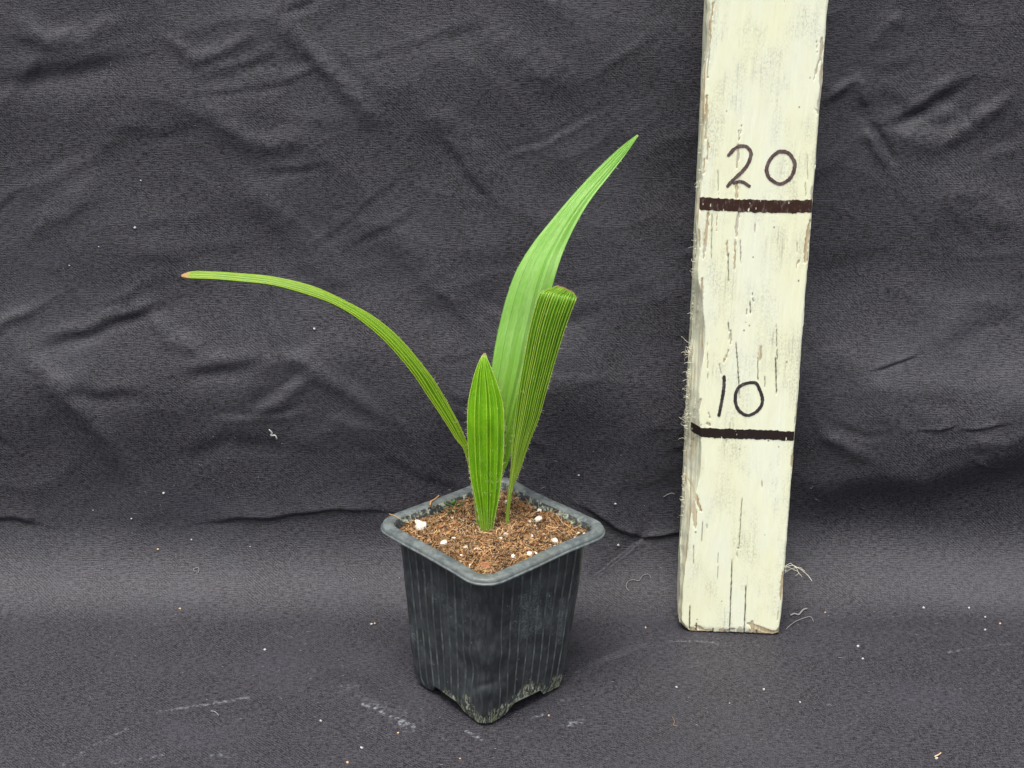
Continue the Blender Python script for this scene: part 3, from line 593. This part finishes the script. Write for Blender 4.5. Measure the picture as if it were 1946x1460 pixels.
for d, dz in prof:
    jit = .00010 * fbm(X * 900, Yv * 900 + d * 900, 2, 122)
    inn = min(1, max(0, (dz + .014) / .012)); RVs.append(np.stack([PC[0] + X + NX * (d + bow * inn), PC[1] + Yv + NY * (d + bow * inn), PH + dz + (warpz + jit) * inn], -1))
RVs = np.array(RVs); NRp = len(KR)
# denser profile by subdividing with a modifier for a soft rolled lip
inw_me = mesh_np('inner_wall', RVs[:4], grid_faces(NRp, 4, True)[:, ::-1], uv=np.stack([np.broadcast_to((KR * 4 + WR) * .0145, (4, NRp)), RVs[:4, :, 2]], -1), attrs={'lime': np.full((4, NRp), .38), 'scuff': np.zeros((4, NRp))})
put(obj('inner_wall', inw_me, m_pot), pot)
rim_me = mesh_np('rim', RVs[3:], grid_faces(NRp, len(prof) - 3, True)[:, ::-1])
n = NT('worn_skylit_rim_plastic'); ob_ = n.ob(); a = n.noise(ob_, 260, 5, .7); b_ = n.noise(ob_, 1500, 3, .7); e = n.noise(ob_, 60, 3, .6)
base = n.mix(n.rng(a, .36, .66), (.075, .090, .092), (.155, .178, .178)); base = n.mix(n.rng(b_, .62, .74, 0, .5), base, (.22, .24, .22)); base = n.mix(n.rng(e, .52, .72, 0, .45), base, (.125, .135, .115))  # lighter than the wall: sky reflection painted into the colour, besides dust and scratches
n.bsdf(Base_Color=base, Roughness=n.rng(a, .3, .7, .38, .58), Specular_IOR_Level=.55, Normal=n.bump(n.math('ADD', n.math('MULTIPLY', a, .6), n.math('MULTIPLY', b_, .4)), .35, .0005))
rim = put(obj('rim', rim_me, n.m), pot); md = rim.modifiers.new('soft', 'SUBSURF'); md.levels = 1; md.render_levels = 1

# ================================================================== SOIL
SZ = .0718
ns = 150; g = np.linspace(-1, 1, ns); GX, GY = np.meshgrid(g, g)
# map the square grid to the inside of the pot
hs_ = (pot_sr(SZ)[0]) / 2 - .0004
c, q = math.cos(PROT), math.sin(PROT)
def squirc(a, b):                                                   # pull the corners in a little
    f = 1 - .085 * (np.abs(a) * np.abs(b)) ** 3; return a * hs_ * f, b * hs_ * f
lx, ly = squirc(GX, GY); SX, SY = PC[0] + c * lx - q * ly, PC[1] + q * lx + c * ly
def soil_z(x, y):
    return SZ + .0013 * fbm(x * 75, y * 75, 3, 131) + .00095 * fbm(x * 420, y * 420, 3, 132) - .014 * (y - PC[1]) * .9 + .0008 * np.exp(-((x + .010) ** 2 + (y - .569) ** 2) / .010 ** 2)
SZg = soil_z(SX, SY) - .0030 * smooth(.93, 1.0, np.maximum(np.abs(GX), np.abs(GY))) * (.5 + .5 * noise2(SX * 150, SY * 150, 134)) * smooth(.55, .575, SY)
soil_me = mesh_np('soil', np.stack([SX, SY, SZg], -1), grid_faces(ns, ns))
n = NT('coir_soil'); ob_ = n.ob(); a = n.noise(ob_, 420, 5, .75); b_ = n.noise(ob_, 90, 3, .6)
base = n.mix(n.rng(a, .35, .65), (.016, .009, .005), (.19, .105, .055)); base = n.mix(n.rng(b_, .48, .66, 0, .6), base, (.27, .155, .08))
n.bsdf(Base_Color=base, Roughness=.95, Specular_IOR_Level=.15, Normal=n.bump(a, .8, .0012))
soil = obj('potting_soil', soil_me, n.m, label='brown coir potting soil filling the black pot', category='soil')
n = NT('coir_fibre'); n.bsdf(Base_Color=n.attr('tint', True), Roughness=.9, Specular_IOR_Level=.2); m_tint = n.m
PAL = np.array([(.50, .28, .125), (.34, .175, .072), (.62, .42, .21), (.10, .055, .032), (.58, .44, .29), (.030, .018, .012), (.42, .22, .11)])
def rand_soil(k, mx=.97):
    a, b = rng.uniform(-mx, mx, k), rng.uniform(-mx, mx, k); lx, ly = squirc(a, b); return PC[0] + c * lx - q * ly, PC[1] + q * lx + c * ly
paths, rads, cols_ = [], [], []
fx, fy = rand_soil(7000)
for x, y in zip(fx, fy):
    L = rng.choice([.0018, .0026, .0042, .0075], p=[.42, .33, .19, .06]) * rng.uniform(.7, 1.2); a = rng.uniform(0, 2 * math.pi); k = rng.normal(0, 1.2); P = []
    px_, py_ = x, y; lift_ = rng.uniform(.0000, .0009); el = rng.normal(0, .25)
    for i_ in range(5):
        P.append((px_, py_, 0)); px_ += math.cos(a) * L / 4; py_ += math.sin(a) * L / 4; a += k / 4
    P = np.array(P); P[:, 2] = soil_z(P[:, 0], P[:, 1]) + lift_ + np.linspace(-.5, .5, 5) * L * el
    paths.append(P); rads.append(rng.uniform(.00008, .00021)); cols_.append(PAL[rng.choice(7, p=[.24, .2, .16, .12, .08, .12, .08])] * rng.uniform(.7, 1.2) * (.92 + .55 * float(noise2(np.array(x * 130), np.array(y * 130), 77))))
V, F, C_ = tubes(paths, rads, 3, cols_)
# keep strands inside the rim
lxx = (c * (V[:, 0] - PC[0]) + q * (V[:, 1] - PC[1])); lyy = (-q * (V[:, 0] - PC[0]) + c * (V[:, 1] - PC[1])); lim = hs_ * .985
lxx, lyy = np.clip(lxx, -lim, lim), np.clip(lyy, -lim, lim); V[:, 0] = PC[0] + c * lxx - q * lyy; V[:, 1] = PC[1] + q * lxx + c * lyy
obj('coir_strands', mesh_np('coir', V, F, cols=C_), m_tint, soil, kind='stuff')
def lumps(x, y, rad, colsel, seedk, sink=.2):
    VV, FF, CC = [], [], []
    for i_ in range(len(x)):
        v = ICO_V * rad[i_] * rng.uniform(.6, 1.25, (12, 1)) * rng.uniform(.55, 1.2, 3); an = rng.uniform(0, 6.28); ca, sa = math.cos(an), math.sin(an)
        v = np.stack([ca * v[:, 0] - sa * v[:, 1], sa * v[:, 0] + ca * v[:, 1], v[:, 2] * .7], -1) + np.array([x[i_], y[i_], float(soil_z(np.array(x[i_]), np.array(y[i_]))) + rad[i_] * sink])
        VV.append(v); FF.append(ICO_F + 12 * i_); CC.append(np.tile(colsel[i_], (12, 1)))
    return np.concatenate(VV), np.concatenate(FF), np.concatenate(CC)
lx_, ly_ = rand_soil(4200, .955); rd = rng.uniform(.00018, .00062, 4200); cl = PAL[rng.integers(0, 7, 4200)] * rng.uniform(.5, 1.05, (4200, 1))
V, F, C_ = lumps(lx_, ly_, rd, cl, 1); obj('soil_crumbs', mesh_np('crumbs', V, F, False, cols=C_), m_tint, soil, kind='stuff')
lx_, ly_ = rand_soil(230, .93); rd = rng.uniform(.00018, .00042, 230); cl = np.array([(.72, .69, .60)]) * rng.uniform(.7, 1.05, (230, 1))
V, F, C_ = lumps(lx_, ly_, rd, cl, 2, .6); obj('perlite_dust', mesh_np('perlite_dust', V, F, True, cols=C_), m_tint, soil, kind='stuff')
# single pieces, placed as in the photograph: (px, py, width px, height px)
n = NT('perlite'); a = n.noise(n.ob(), 900, 4, .7); n.bsdf(Base_Color=n.mix(n.rng(a, .3, .6), (.52, .45, .32), (.78, .74, .64)), Roughness=.9, Normal=n.bump(a, .6, .0005)); m_perl = n.m
n = NT('bark'); a = n.noise(n.map(n.ob(), (1, 1, .4)), 700, 4, .7); n.bsdf(Base_Color=n.mix(n.rng(a, .35, .65), (.20, .075, .03), (.42, .20, .10)), Roughness=.9, Normal=n.bump(a, .6, .0006)); m_bark = n.m
def soil_hit(px, py):
    z = SZ
    for _ in range(4): P = pt(px, py, Z=z); z = float(soil_z(np.array(P[0]), np.array(P[1])))
    return np.array([P[0], P[1], z])
def piece(name, px, py, wpx, hpx, mat, sink=.15, flat=1.0, seed=0, tri=ICO2_F):
    rg = np.random.default_rng(seed); P = soil_hit(px, py + hpx * .2); m = .63 / FPX; v = ICO2_V.copy()
    f = 1 + .42 * noise2(v[:, 0] * 1.6 + seed, v[:, 1] * 1.6 + v[:, 2] * 2.1, seed) + .26 * noise2(v[:, 0] * 4 + seed, v[:, 2] * 4 - v[:, 1] * 3, seed + 5)
    v = v * f[:, None] * np.array([wpx * m / 2, (wpx + hpx) / 2 * m / 2, hpx * m / 2 * flat]) * .98
    me = mesh_np(name, v, ICO2_F); o = obj(name, me, mat, soil); o.location = P + np.array([0, 0, hpx * m / 2 * flat * (1 - sink) * .6]); o.rotation_euler = (rg.normal(0, .25), rg.normal(0, .25), rg.uniform(-.5, .5)); return o
PERL = [(800,1000,24,20),(792,994,11,10),(843,1034,15,14),(885,1041,11,10),(905,1044,12,6),(961,1016,10,10),(952,1025,10,10),(1023,987,17,13),(1054,1028,14,12),(1056,1036,9,8),(975,1059,13,10),(1006,1053,13,9),(1017,1053,9,8),(961,955,9,12),(1025,972,11,8),(1099,1015,8,6),(1093,1023,7,5),(858,985,7,6),(887,1014,6,5),(1034,1016,6,5),(1011,1019,6,6),(880,996,6,6),(799,1021,6,5),(876,1057,10,6),(893,1070,5,4),(980,1043,6,5),(938,1055,5,4),(1006,991,10,5),(862,1021,9,6),(1110,1014,6,5),(1017,1000,5,5),(918,1008,4,4),(1045,1037,5,4),(870,1031,4,4),(930,1037,4,4),(992,1030,5,4)]
for i_, (x, y, w_, h_) in enumerate(PERL): piece('perlite', x, y, w_, h_, m_perl, seed=i_ + 3, sink=.3)
for i_, (x, y, w_, h_) in enumerate([(1051,989,15,15),(1012,960,10,9),(839,1001,13,10),(926,1074,26,16),(1000,977,16,9),(826,1012,14,9),(903,1018,14,9),(1040,1004,14,6),(860,1004,9,7),(966,1040,9,6),(945,1066,10,7),(1030,1042,9,6),(880,1050,9,6),(1075,1018,9,6),(845,1022,10,6),(985,1010,9,6),(900,985,9,6)]): piece('bark_chip', x, y, w_, h_, m_bark, seed=i_ + 60, flat=.55, sink=.45)
n = NT('dry_straw'); n.bsdf(Base_Color=n.mix(n.noise(n.ob(), 400, 2), (.42, .20, .07), (.60, .38, .18)), Roughness=.8); m_straw = n.m
for pts, r, dz in [([(817,961),(819,953),(826,949),(834,942)],.00042,.0012),([(1003,957),(1008,966),(1012,974)],.00040,.0008),([(1040,1004),(1052,1006),(1062,1010)],.00035,.0005),([(776,977),(786,985),(792,996)],.0002,.0012),([(740,977),(752,981),(760,986)],.0002,.0046),([(888,955),(886,968),(892,982)],.0009,.0002),([(835,990),(850,981),(858,975)],.00022,.001),([(985,1025),(990,1034),(992,1040)],.00025,.0008),([(860,1050),(872,1060),(884,1064)],.00022,.0008),([(915,1062),(928,1050),(936,1040)],.00022,.0008),([(1072,1000),(1084,1008),(1092,1012)],.00022,.001)]:
    P = []
    for x, y in pts:
        b_ = soil_hit(x, y); b_[2] += dz
        if y < 965 and x < 840 or x < 765: b_ = pt(x, y, Z=PH + .0007)
        P.append(b_)
    P = np.array(P); tt = np.linspace(0, len(P) - 1, 12); P = np.stack([np.interp(tt, np.arange(len(P)), P[:, k]) for k in range(3)], -1)
    V, F, _ = tubes([P], [r], 6); obj('straw', mesh_np('straw', V, F), m_straw, soil)
# mossy seedling against the inside of the pot
n = NT('weed_green'); n.bsdf(Base_Color=(.085, .19, .045), Roughness=.6); m_weed = n.m
wl = []
for (x, y, an, L) in [(858,958,2.6,.0036),(860,956,1.3,.003),(866,957,.3,.0034),(862,963,-.9,.003),(856,966,-2.2,.0026)]:
    b_ = pt(x, y + 4, Z=SZ + .0020); a_ = np.array([math.cos(an), -.2, math.sin(an) * .8 + .25]); s_ = np.cross(a_, [0, .6, .8]); s_ /= np.linalg.norm(s_)
    u_ = np.linspace(0, 1, 6)[:, None]; wd = .0010 * np.sin(np.pi * np.clip(u_ * .9 + .08, 0, 1)); ctr = b_ + a_ * L * u_ + np.array([0, -.0006, 0]) * np.sin(3 * u_)
    wl.append(np.stack([ctr - s_ * wd, ctr + np.array([0, -.0003, .0002]), ctr + s_ * wd], 1))
weed = empty('weed_seedling', tuple(wl[0].reshape(-1, 3)[0]), label='tiny green weed seedling against the inner pot wall', category='weed')
for q_ in wl:
    o = put(obj('leaf', mesh_np('leaf', q_, grid_faces(3, 6)), m_weed), weed); mm = o.modifiers.new('t', 'SOLIDIFY'); mm.thickness = .0002
P = np.array([soil_hit(860, 968), soil_hit(860, 964) + [0, 0, .0015], soil_hit(861, 962) + [0, 0, .003]]); V, F, _ = tubes([P], [.0002], 5); put(obj('stem', mesh_np('stem', V, F), m_weed), weed)
n = NT('yellow_bit'); n.bsdf(Base_Color=(.50, .36, .05), Roughness=.7); m_yel = n.m
piece('leaf_scrap', 1000, 1060, 9, 7, m_yel, seed=90, flat=.5); piece('leaf_scrap', 820, 996, 8, 6, m_weed, seed=91, flat=.4); piece('leaf_scrap', 756, 991, 7, 6, m_weed, seed=92, flat=.4)

# ================================================================== PALM SEEDLING
def leaf_mat(name, dark, mid, pale, vein, pl, gloss=.42, sheen=0.0, tip=(.30, .17, .06), tiplen=.03, veinw=.16, trans=.22, fade=None):
    n = NT(name); uv = n.uv(); xy = n.sep(uv); s_, t_ = xy[0], xy[1]
    tri = n.math('MULTIPLY', n.attr('rib'), .5)     # 0 on the ribs
    fine = n.noise(n.map(uv, (230, 3, 1)), 1, 3, .6); big = n.noise(n.map(uv, (5, 9, 1)), 1, 3, .6); mott = n.noise(n.map(uv, (26, 60, 1)), 1, 3, .6)
    base = n.mix(n.rng(fine, .36, .64), dark, mid); base = n.mix(n.rng(n.math('ADD', n.math('MULTIPLY', big, .6), n.math('MULTIPLY', mott, .4)), .40, .66, 0, .8), base, pale)
    if fade: base = n.mix(n.rng(t_, fade[0], fade[1]), base, n.mix(n.rng(fine, .36, .64), fade[2], fade[3]))
    base = n.mix(n.math('MULTIPLY', n.rng(tri, .5 * veinw, .12 * veinw, 0, .95), n.attr('ribw')), base, vein)
    ed = n.math('MINIMUM', s_, n.math('SUBTRACT', 1.0, s_)); base = n.mix(n.rng(ed, .022, .006, 0, .7), base, vein)
    base = n.mix(n.rng(t_, .16, .0, 0, .45), base, (.30, .42, .08))
    if tiplen: base = n.mix(n.rng(n.math('ADD', t_, n.math('MULTIPLY', n.math('SUBTRACT', fine, .5), .02)), 1 - tiplen, 1 - tiplen * .45), base, tip)
    nrm = n.bump(n.math('ADD', n.math('MULTIPLY', fine, .6), n.math('MULTIPLY', mott, .3)), .4, .0004)
    n.bsdf(Base_Color=base, Roughness=gloss, Specular_IOR_Level=.5, Normal=nrm)
    tr = n.t.nodes.new('ShaderNodeBsdfTranslucent'); n.t.links.new(n.mix(1.0, base, (1.0, .95, .45), 'MULTIPLY'), tr.inputs[0])
    mx = n.t.nodes.new('ShaderNodeMixShader'); mx.inputs[0].default_value = trans; n.t.links.new(n.b.outputs[0], mx.inputs[1]); n.t.links.new(tr.outputs[0], mx.inputs[2]); n.t.links.new(mx.outputs[0], n.out.inputs[0])
    return n.m
m_hair = (lambda n: (n.bsdf(Base_Color=(.62, .60, .42), Roughness=.8), n.m)[1])(NT('leaf_hair'))
BASE = pt(930, 998, Z=.0722)
palm = empty('palm_seedling', tuple(BASE), label='young palm seedling with four pleated strap leaves growing in the pot', category='plant')
def leaf(label, ST, mat, pleats, pamp, bulge, nt=150, nsx=None, hair=0, hair_len=.0009, hair_b=1.7, ridge=.0, rev=1, profile=None, flat_top=None):
    """ST: (xl, yl, xr, yr, Yl, Yr) stations from the soil to the tip"""
    L = np.array([pt(a, b, Y=e) for a, b, c_, d, e, f in ST]); Rr = np.array([pt(c_, d, Y=f) for a, b, c_, d, e, f in ST])
    nsx = nsx or pleats * 12 + 1
    mid = (L + Rr) / 2; sl_ = np.concatenate([[0], np.cumsum(np.linalg.norm(np.diff(mid, axis=0), axis=1))]); tq = np.interp(np.linspace(0, sl_[-1], nt), sl_, np.arange(len(ST)))
    Lc, Rc = cr(L, tq), cr(Rr, tq); s = np.linspace(0, 1, nsx)[None, :, None]
    P = Lc[:, None] * (1 - s) + Rc[:, None] * s; W = np.linalg.norm(Rc - Lc, axis=1); wv = (Rc - Lc) / (W[:, None] + 1e-9); T_ = np.gradient((Lc + Rc) / 2, axis=0); T_ /= np.linalg.norm(T_, axis=1, keepdims=True)
    N = np.cross(wv, T_); N /= np.linalg.norm(N, axis=1, keepdims=True) + 1e-9
    N[np.einsum('ij,j->i', N, np.array([0, -1, .3])) < 0] *= -1
    ss = s[..., 0]; lr = np.random.default_rng(pleats * 31 + nt); kn = np.linspace(0, 1, pleats + 1); kj = kn + np.r_[0, lr.uniform(-.24, .24, pleats - 1), 0] / pleats; sw = np.interp(ss, kj, kn)
    kstr = lr.uniform(.35, 1.0, pleats + 1); tri = np.abs(((sw * pleats + .5) % 1) - .5) * 2                # 0 on rib, 1 in groove
    rstr = kstr[np.clip(np.round(sw * pleats).astype(int), 0, pleats)]
    tn = np.linspace(0, 1, nt)[:, None]
    amp = np.minimum(pamp, W * .5 / pleats * 1.1)[:, None]
    off = -amp * (tri ** .8) + (bulge * W)[:, None] * (1 - (2 * ss - 1) ** 2) if profile is None else profile(ss, tn, W[:, None]) - amp * tri ** .8
    if flat_top: off = off * (1 - .85 * smooth(*flat_top, tn))
    off = off + .00022 * noise2(ss * 3 + 3.7 * pleats, tn * 7, 140 + pleats) * np.minimum(1, W / .008)[:, None]
    off = off + (ridge * np.exp(-(np.minimum(tri, 1) / .22) ** 2)) * np.minimum(1, W / .006)[:, None]
    # keep silhouette: bulge must not push the petiole out of shape
    V = P + N[:, None] * off[..., None]; UVs = np.stack([np.broadcast_to(ss, (nt, nsx)), np.broadcast_to(tn, (nt, nsx))], -1)
    o = put(obj('leaf', mesh_np('leaf', V, grid_faces(nsx, nt), uv=UVs, attrs={'rib': np.broadcast_to(tri, (nt, nsx)), 'ribw': np.broadcast_to(rstr, (nt, nsx))}), mat), palm); o['label'] = label
    mm = o.modifiers.new('t', 'SOLIDIFY'); mm.thickness = .00028; mm.offset = 0
    if hair:
        paths, rads = [], []
        for _ in range(hair):
            it = int(rng.beta(1.1, hair_b) * (nt - 4)) + 2; kx = rng.integers(0, pleats + 1); js = int(round(kx / pleats * (nsx - 1)))
            if rng.random() < .45: js = rng.choice([0, nsx - 1])
            p = V[it, js]; d = N[it] * rng.uniform(.1, .8) + wv[it] * (rng.normal(0, .5) + (js == nsx - 1) * .9 - (js == 0) * .9) + T_[it] * rng.normal(.35, .5); d /= np.linalg.norm(d)
            Lh = hair_len * rng.uniform(.4, 1.3); k = rng.normal(0, .35, 3); paths.append(np.array([p + d * Lh * u + k * Lh * u * u for u in np.linspace(0, 1, 4)])); rads.append(rng.uniform(.00003, .00006))
        Vh, Fh, _ = tubes(paths, rads, 3); h = obj('leaf_hairs', mesh_np('hairs', Vh, Fh), m_hair, kind='stuff'); h.parent = o
        h.matrix_parent_inverse = __import__('mathutils').Matrix.Identity(4)
    return o
Y0 = float(BASE[1])
def st(l, yl, yr=None):
    """attach depths along the leaf"""
    n_ = len(l); yr = yr or yl; xi = np.linspace(0, 1, len(yl)); xr = np.linspace(0, 1, len(yr)); t = np.linspace(0, 1, n_)
    a = np.interp(t, xi, yl); b = np.interp(t, xr, yr); return [(*q_, a[i_], b[i_]) for i_, q_ in enumerate(l)]
mA = leaf_mat('arching_leaf', (.050, .150, .003), (.120, .290, .005), (.20, .40, .012), (.34, .50, .035), 6, .36, tip=(.50, .30, .12), tiplen=.022, veinw=.30, trans=.25)
A = [(907,1008,917,1006),(902,960,911,958),(896,915,905,913),(889,880,898,877),(880,852,891,850),(866,834,884,834),(846,802,872,806),(813,753,847,760),(780,704,818,714),(731,648,766,650),(682,607,712,603),(632,577,650,569),(583,559,592,544),(517,541,521,527),(452,534,454,520),(402,530,402,517),(372,529,374,516),(356,528,358,518),(345,525.6,345.6,524.6)]
leaf('long narrow leaf arching over to one side', st(A, [Y0 - .001, Y0 - .001, Y0 - .003, Y0 - .006, Y0 - .008, Y0 - .009], [Y0 - .001, Y0, Y0 + .002, Y0 + .003, Y0 + .002, Y0 - .004]), mA, 6, .0007, .07, nt=220, hair=260, hair_b=4.5, hair_len=.0007, ridge=.00015)
mC = leaf_mat('pale_tall_leaf', (.17, .41, .045), (.24, .49, .080), (.31, .54, .15), (.10, .25, .030), 5, .38, tip=(.35, .40, .15), tiplen=.008, veinw=.10, trans=.22, fade=(.50, .10, (.19, .42, .010), (.28, .53, .025)))  # sky sheen on the upper blade is painted in as a paler green
Cc = [(930,1006,940,1004),(932,950,946,945),(932,905,956,903),(928,860,969,870),(926,800,985,800),(928,740,1003,740),(934,700,1014,700),(940,660,1024,655),(949,616,1034,615),(962,566,1046,560),(981,515,1060,510),(1011,465,1075,468),(1048,418,1096,424),(1088,371,1121,382),(1135,321,1155,338),(1179,280,1188,295),(1211,256,1213,258)]
leaf('tall pale green leaf curving up to a sharp point', st(Cc, [Y0 + .001, Y0 + .003, Y0 + .008, Y0 + .016, Y0 + .030, Y0 + .052], [Y0 + .001, Y0 + .003, Y0 + .007, Y0 + .014, Y0 + .027, Y0 + .050]), mC, 5, .00042, .08, nt=190, hair=160, nsx=91)
mB = leaf_mat('spear_leaf', (.120, .340, .003), (.180, .450, .004), (.25, .53, .012), (.46, .63, .08), 6, .42, tip=(.36, .24, .12), tiplen=.025, veinw=.17, trans=.25)
B = [(914,1010,937,1006),(911,990,940,985),(904,952,947,952),(895,910,953,910),(890,856,957,856),(888,803,958,803),(890,765,955,765),(896,733,946,733),(904,704,935,704),(913,682,926,682),(919,672,923,671)]
leaf('short upright spear shaped leaf with hairy ribs', st(B, [Y0 - .004, Y0 - .004, Y0 - .003, Y0, Y0 + .004]), mB, 6, .0012, .15, nt=150, hair=520, ridge=.00018)
mD = leaf_mat('striped_leaf', (.045, .165, .002), (.090, .285, .003), (.140, .37, .005), (.48, .66, .09), 13, .40, tip=(.34, .22, .12), tiplen=.026, veinw=.34, trans=.30)
D = [(960,1008,966,1008),(963,963,969,963),(967,927,976,925),(971,890,987,897),(973,850,1003,850),(979,792,1025,792),(986,742,1039,742),(997,678,1057,680),(1007,625,1073,628),(1018,582,1086,592),(1025,561,1094,572),(1031,554,1095,568),(1046,549,1094,563),(1060,542,1090,556)]
st_d = st(D, [Y0 + .001, Y0 - .003, Y0 - .005, Y0 - .006], [Y0 + .001, Y0 - .004, Y0 - .008, Y0 - .009])
st_d[-3] = (*st_d[-3][:4], Y0 - .004, Y0 - .007); st_d[-2] = (*st_d[-2][:4], Y0 + .003, Y0 - .002); st_d[-1] = (*st_d[-1][:4], Y0 + .009, Y0 + .005)
leaf('dark striped leaf with its top end folded over and browned', st_d, mD, 13, .00045, .11, nt=170, hair=220, ridge=.00012, flat_top=(.82, .93))

# ================================================================== LINT, GRIT AND THREADS ON THE CLOTH
n = NT('white_lint'); n.bsdf(Base_Color=(.46, .46, .45), Roughness=.9); m_lint = n.m
n = NT('tan_grit'); n.bsdf(Base_Color=n.mix(n.noise(n.ob(), 900, 2), (.50, .30, .16), (.66, .50, .32)), Roughness=.9); m_grit = n.m
n = NT('grey_thread'); n.bsdf(Base_Color=(.25, .24, .24), Roughness=.9); m_thr = n.m
n = NT('brown_thread'); n.bsdf(Base_Color=(.28, .16, .09), Roughness=.9); m_bth = n.m
def thread(label, cat, name, pts, r, mat, lift=.0004, group=None):
    P = []
    for x, y in pts: p_, n_, _ = cloth_at(x, y); P.append(p_ + n_ * (lift + r))
    tt = np.linspace(0, len(P) - 1, 4 * len(P)); P = cr(np.array(P), np.minimum(tt, len(P) - 1.0001)); rr_ = np.full(len(P), r); rr_[[0, -1]] *= .4
    V, F, _ = tubes([P], [rr_], 6); o = obj(name, mesh_np(name, V, F), mat, label=label, category=cat)
    if group: o['group'] = group
def grain(label, name, px, py, wp, hp, mat, group):
    p_, n_, _ = cloth_at(px, py); m = .66 / FPX; v = ICO_V * rng.uniform(.75, 1.25, (12, 1)) * np.array([wp * m / 2, (wp + hp) * m / 4, hp * m / 2])
    o = obj(name, mesh_np(name, v, ICO_F), mat, label=label, category='debris', group=group); o.location = p_ + n_ * min(wp, hp) * m * .3; o.rotation_euler = (0, rng.uniform(-.6, .6), 0)
thread('curly white lint thread clinging to the upright cloth beneath the arching leaf', 'lint', 'lint_thread', [(514,806),(520,812),(519,817),(526,818),(530,826)], .00035, m_lint)
thread('thin grey loop of thread between the pot and the batten', 'thread', 'loose_thread', [(1196,1125),(1190,1116),(1193,1106),(1204,1102),(1214,1104),(1222,1094),(1232,1091),(1238,1099)], .00016, m_thr)
thread('fine brown hair curled on the floor cloth', 'thread', 'loose_thread', [(1278,1360),(1282,1369),(1280,1377),(1290,1378)], .00013, m_bth)
thread('small pale loop of fluff on the cloth bend', 'lint', 'lint_thread', [(370,1088),(369,1082),(375,1080),(379,1085),(376,1090)], .00016, m_thr)
thread('pale curved fibre lying by the long chalk streak', 'lint', 'lint_thread', [(402,1352),(409,1354),(415,1360)], .00018, m_thr)
thread('twisted grey wisp on the cloth by the batten foot', 'thread', 'loose_thread', [(1492,1196),(1508,1182),(1526,1174),(1540,1172),(1546,1182)], .00016, m_thr)
thread('crumpled white scrap of fluff by the batten foot', 'lint', 'lint_thread', [(1502,1170),(1510,1167),(1518,1168),(1526,1160),(1534,1158)], .0004, m_thr)
thread('faint pale thread beside the splintered batten edge', 'thread', 'loose_thread', [(1260,940),(1268,935),(1277,934),(1282,937)], .00016, m_thr)
thread('tan dry sliver lying flat near the cloth edge', 'sliver', 'dry_sliver', [(1776,1437),(1784,1434),(1788,1430)], .0003, m_grit)
for x, y in [(134,502),(268,344),(477,1040),(176,970),(363,1025),(312,934),(610,1368),(687,1419),(502,1233),(1285,1304),(1630,1228),(1874,1170),(1872,1196),(1841,1153),(1756,1152),(1520,1331),(1451,1308),(1388,1333),(190,467),(258,432),(250,986),(600,620),(1168,954),(1175,1037),(1100,900),(705,1186),(760,1100),(1640,1252),(1780,1440)]:
    wv_ = rng.uniform(2.8, 6.5)
    lb, gp = ('tiny white speck of lint on the upright black cloth', 'white lint specks on the upright cloth') if y < 1080 else ('tiny white speck of lint on the floor cloth around the batten', 'white lint specks by the batten') if x > 1200 else ('tiny white speck of lint on the floor cloth around the pot', 'white lint specks by the pot')
    grain(lb, 'lint_speck', x, y, wv_, wv_ * rng.uniform(.6, 1), m_lint, gp)
for x, y in [(300,1045),(341,1154),(712,1184),(659,1448),(755,1391),(1227,1192),(1567,1163),(1901,1183),(1044,1358),(875,1440)]:
    lb, gp = ('tiny tan grain of grit on the floor cloth around the batten', 'tan grit grains by the batten') if x > 1200 else ('tiny tan grain of grit on the cloth around the pot', 'tan grit grains by the pot')
    grain(lb, 'grit_grain', x, y, rng.uniform(3.5, 6), rng.uniform(3, 5), m_grit, gp)
# the countless hair-fine lint fibres
paths, rads, cols_ = [], [], []
ii = rng.integers(30, len(cs) - 30, 1300); jj = rng.integers(30, len(cx) - 30, 1300)
for a_, b_ in zip(ii, jj):
    if CSg[a_, b_] > SB + .05 and rng.random() < .72: continue
    nn = np.array([0, bny[a_, b_], bnz[a_, b_]]); tg = np.array([1.0, 0, 0]); t2 = np.cross(nn, tg); L = rng.choice([.0006, .0011, .0022], p=[.60, .30, .10]) * rng.uniform(.7, 1.3); an = rng.normal(0, .7); k = rng.normal(0, .9)
    P = [CV[a_, b_] + nn * .0002 + (tg * math.cos(an + k * u) + t2 * math.sin(an + k * u)) * L * (u - .5) for u in np.linspace(0, 1, 4)]
    paths.append(P); rads.append(rng.uniform(.00005, .00011)); cols_.append(np.array([.34, .34, .35]) * rng.uniform(.4, 1.1))
V, F, C_ = tubes(paths, rads, 3, cols_)
obj('lint_fibres', mesh_np('lint', V, F, cols=C_), m_tint, kind='stuff', label='scattered hair fine pale lint over the black cloth', category='lint')
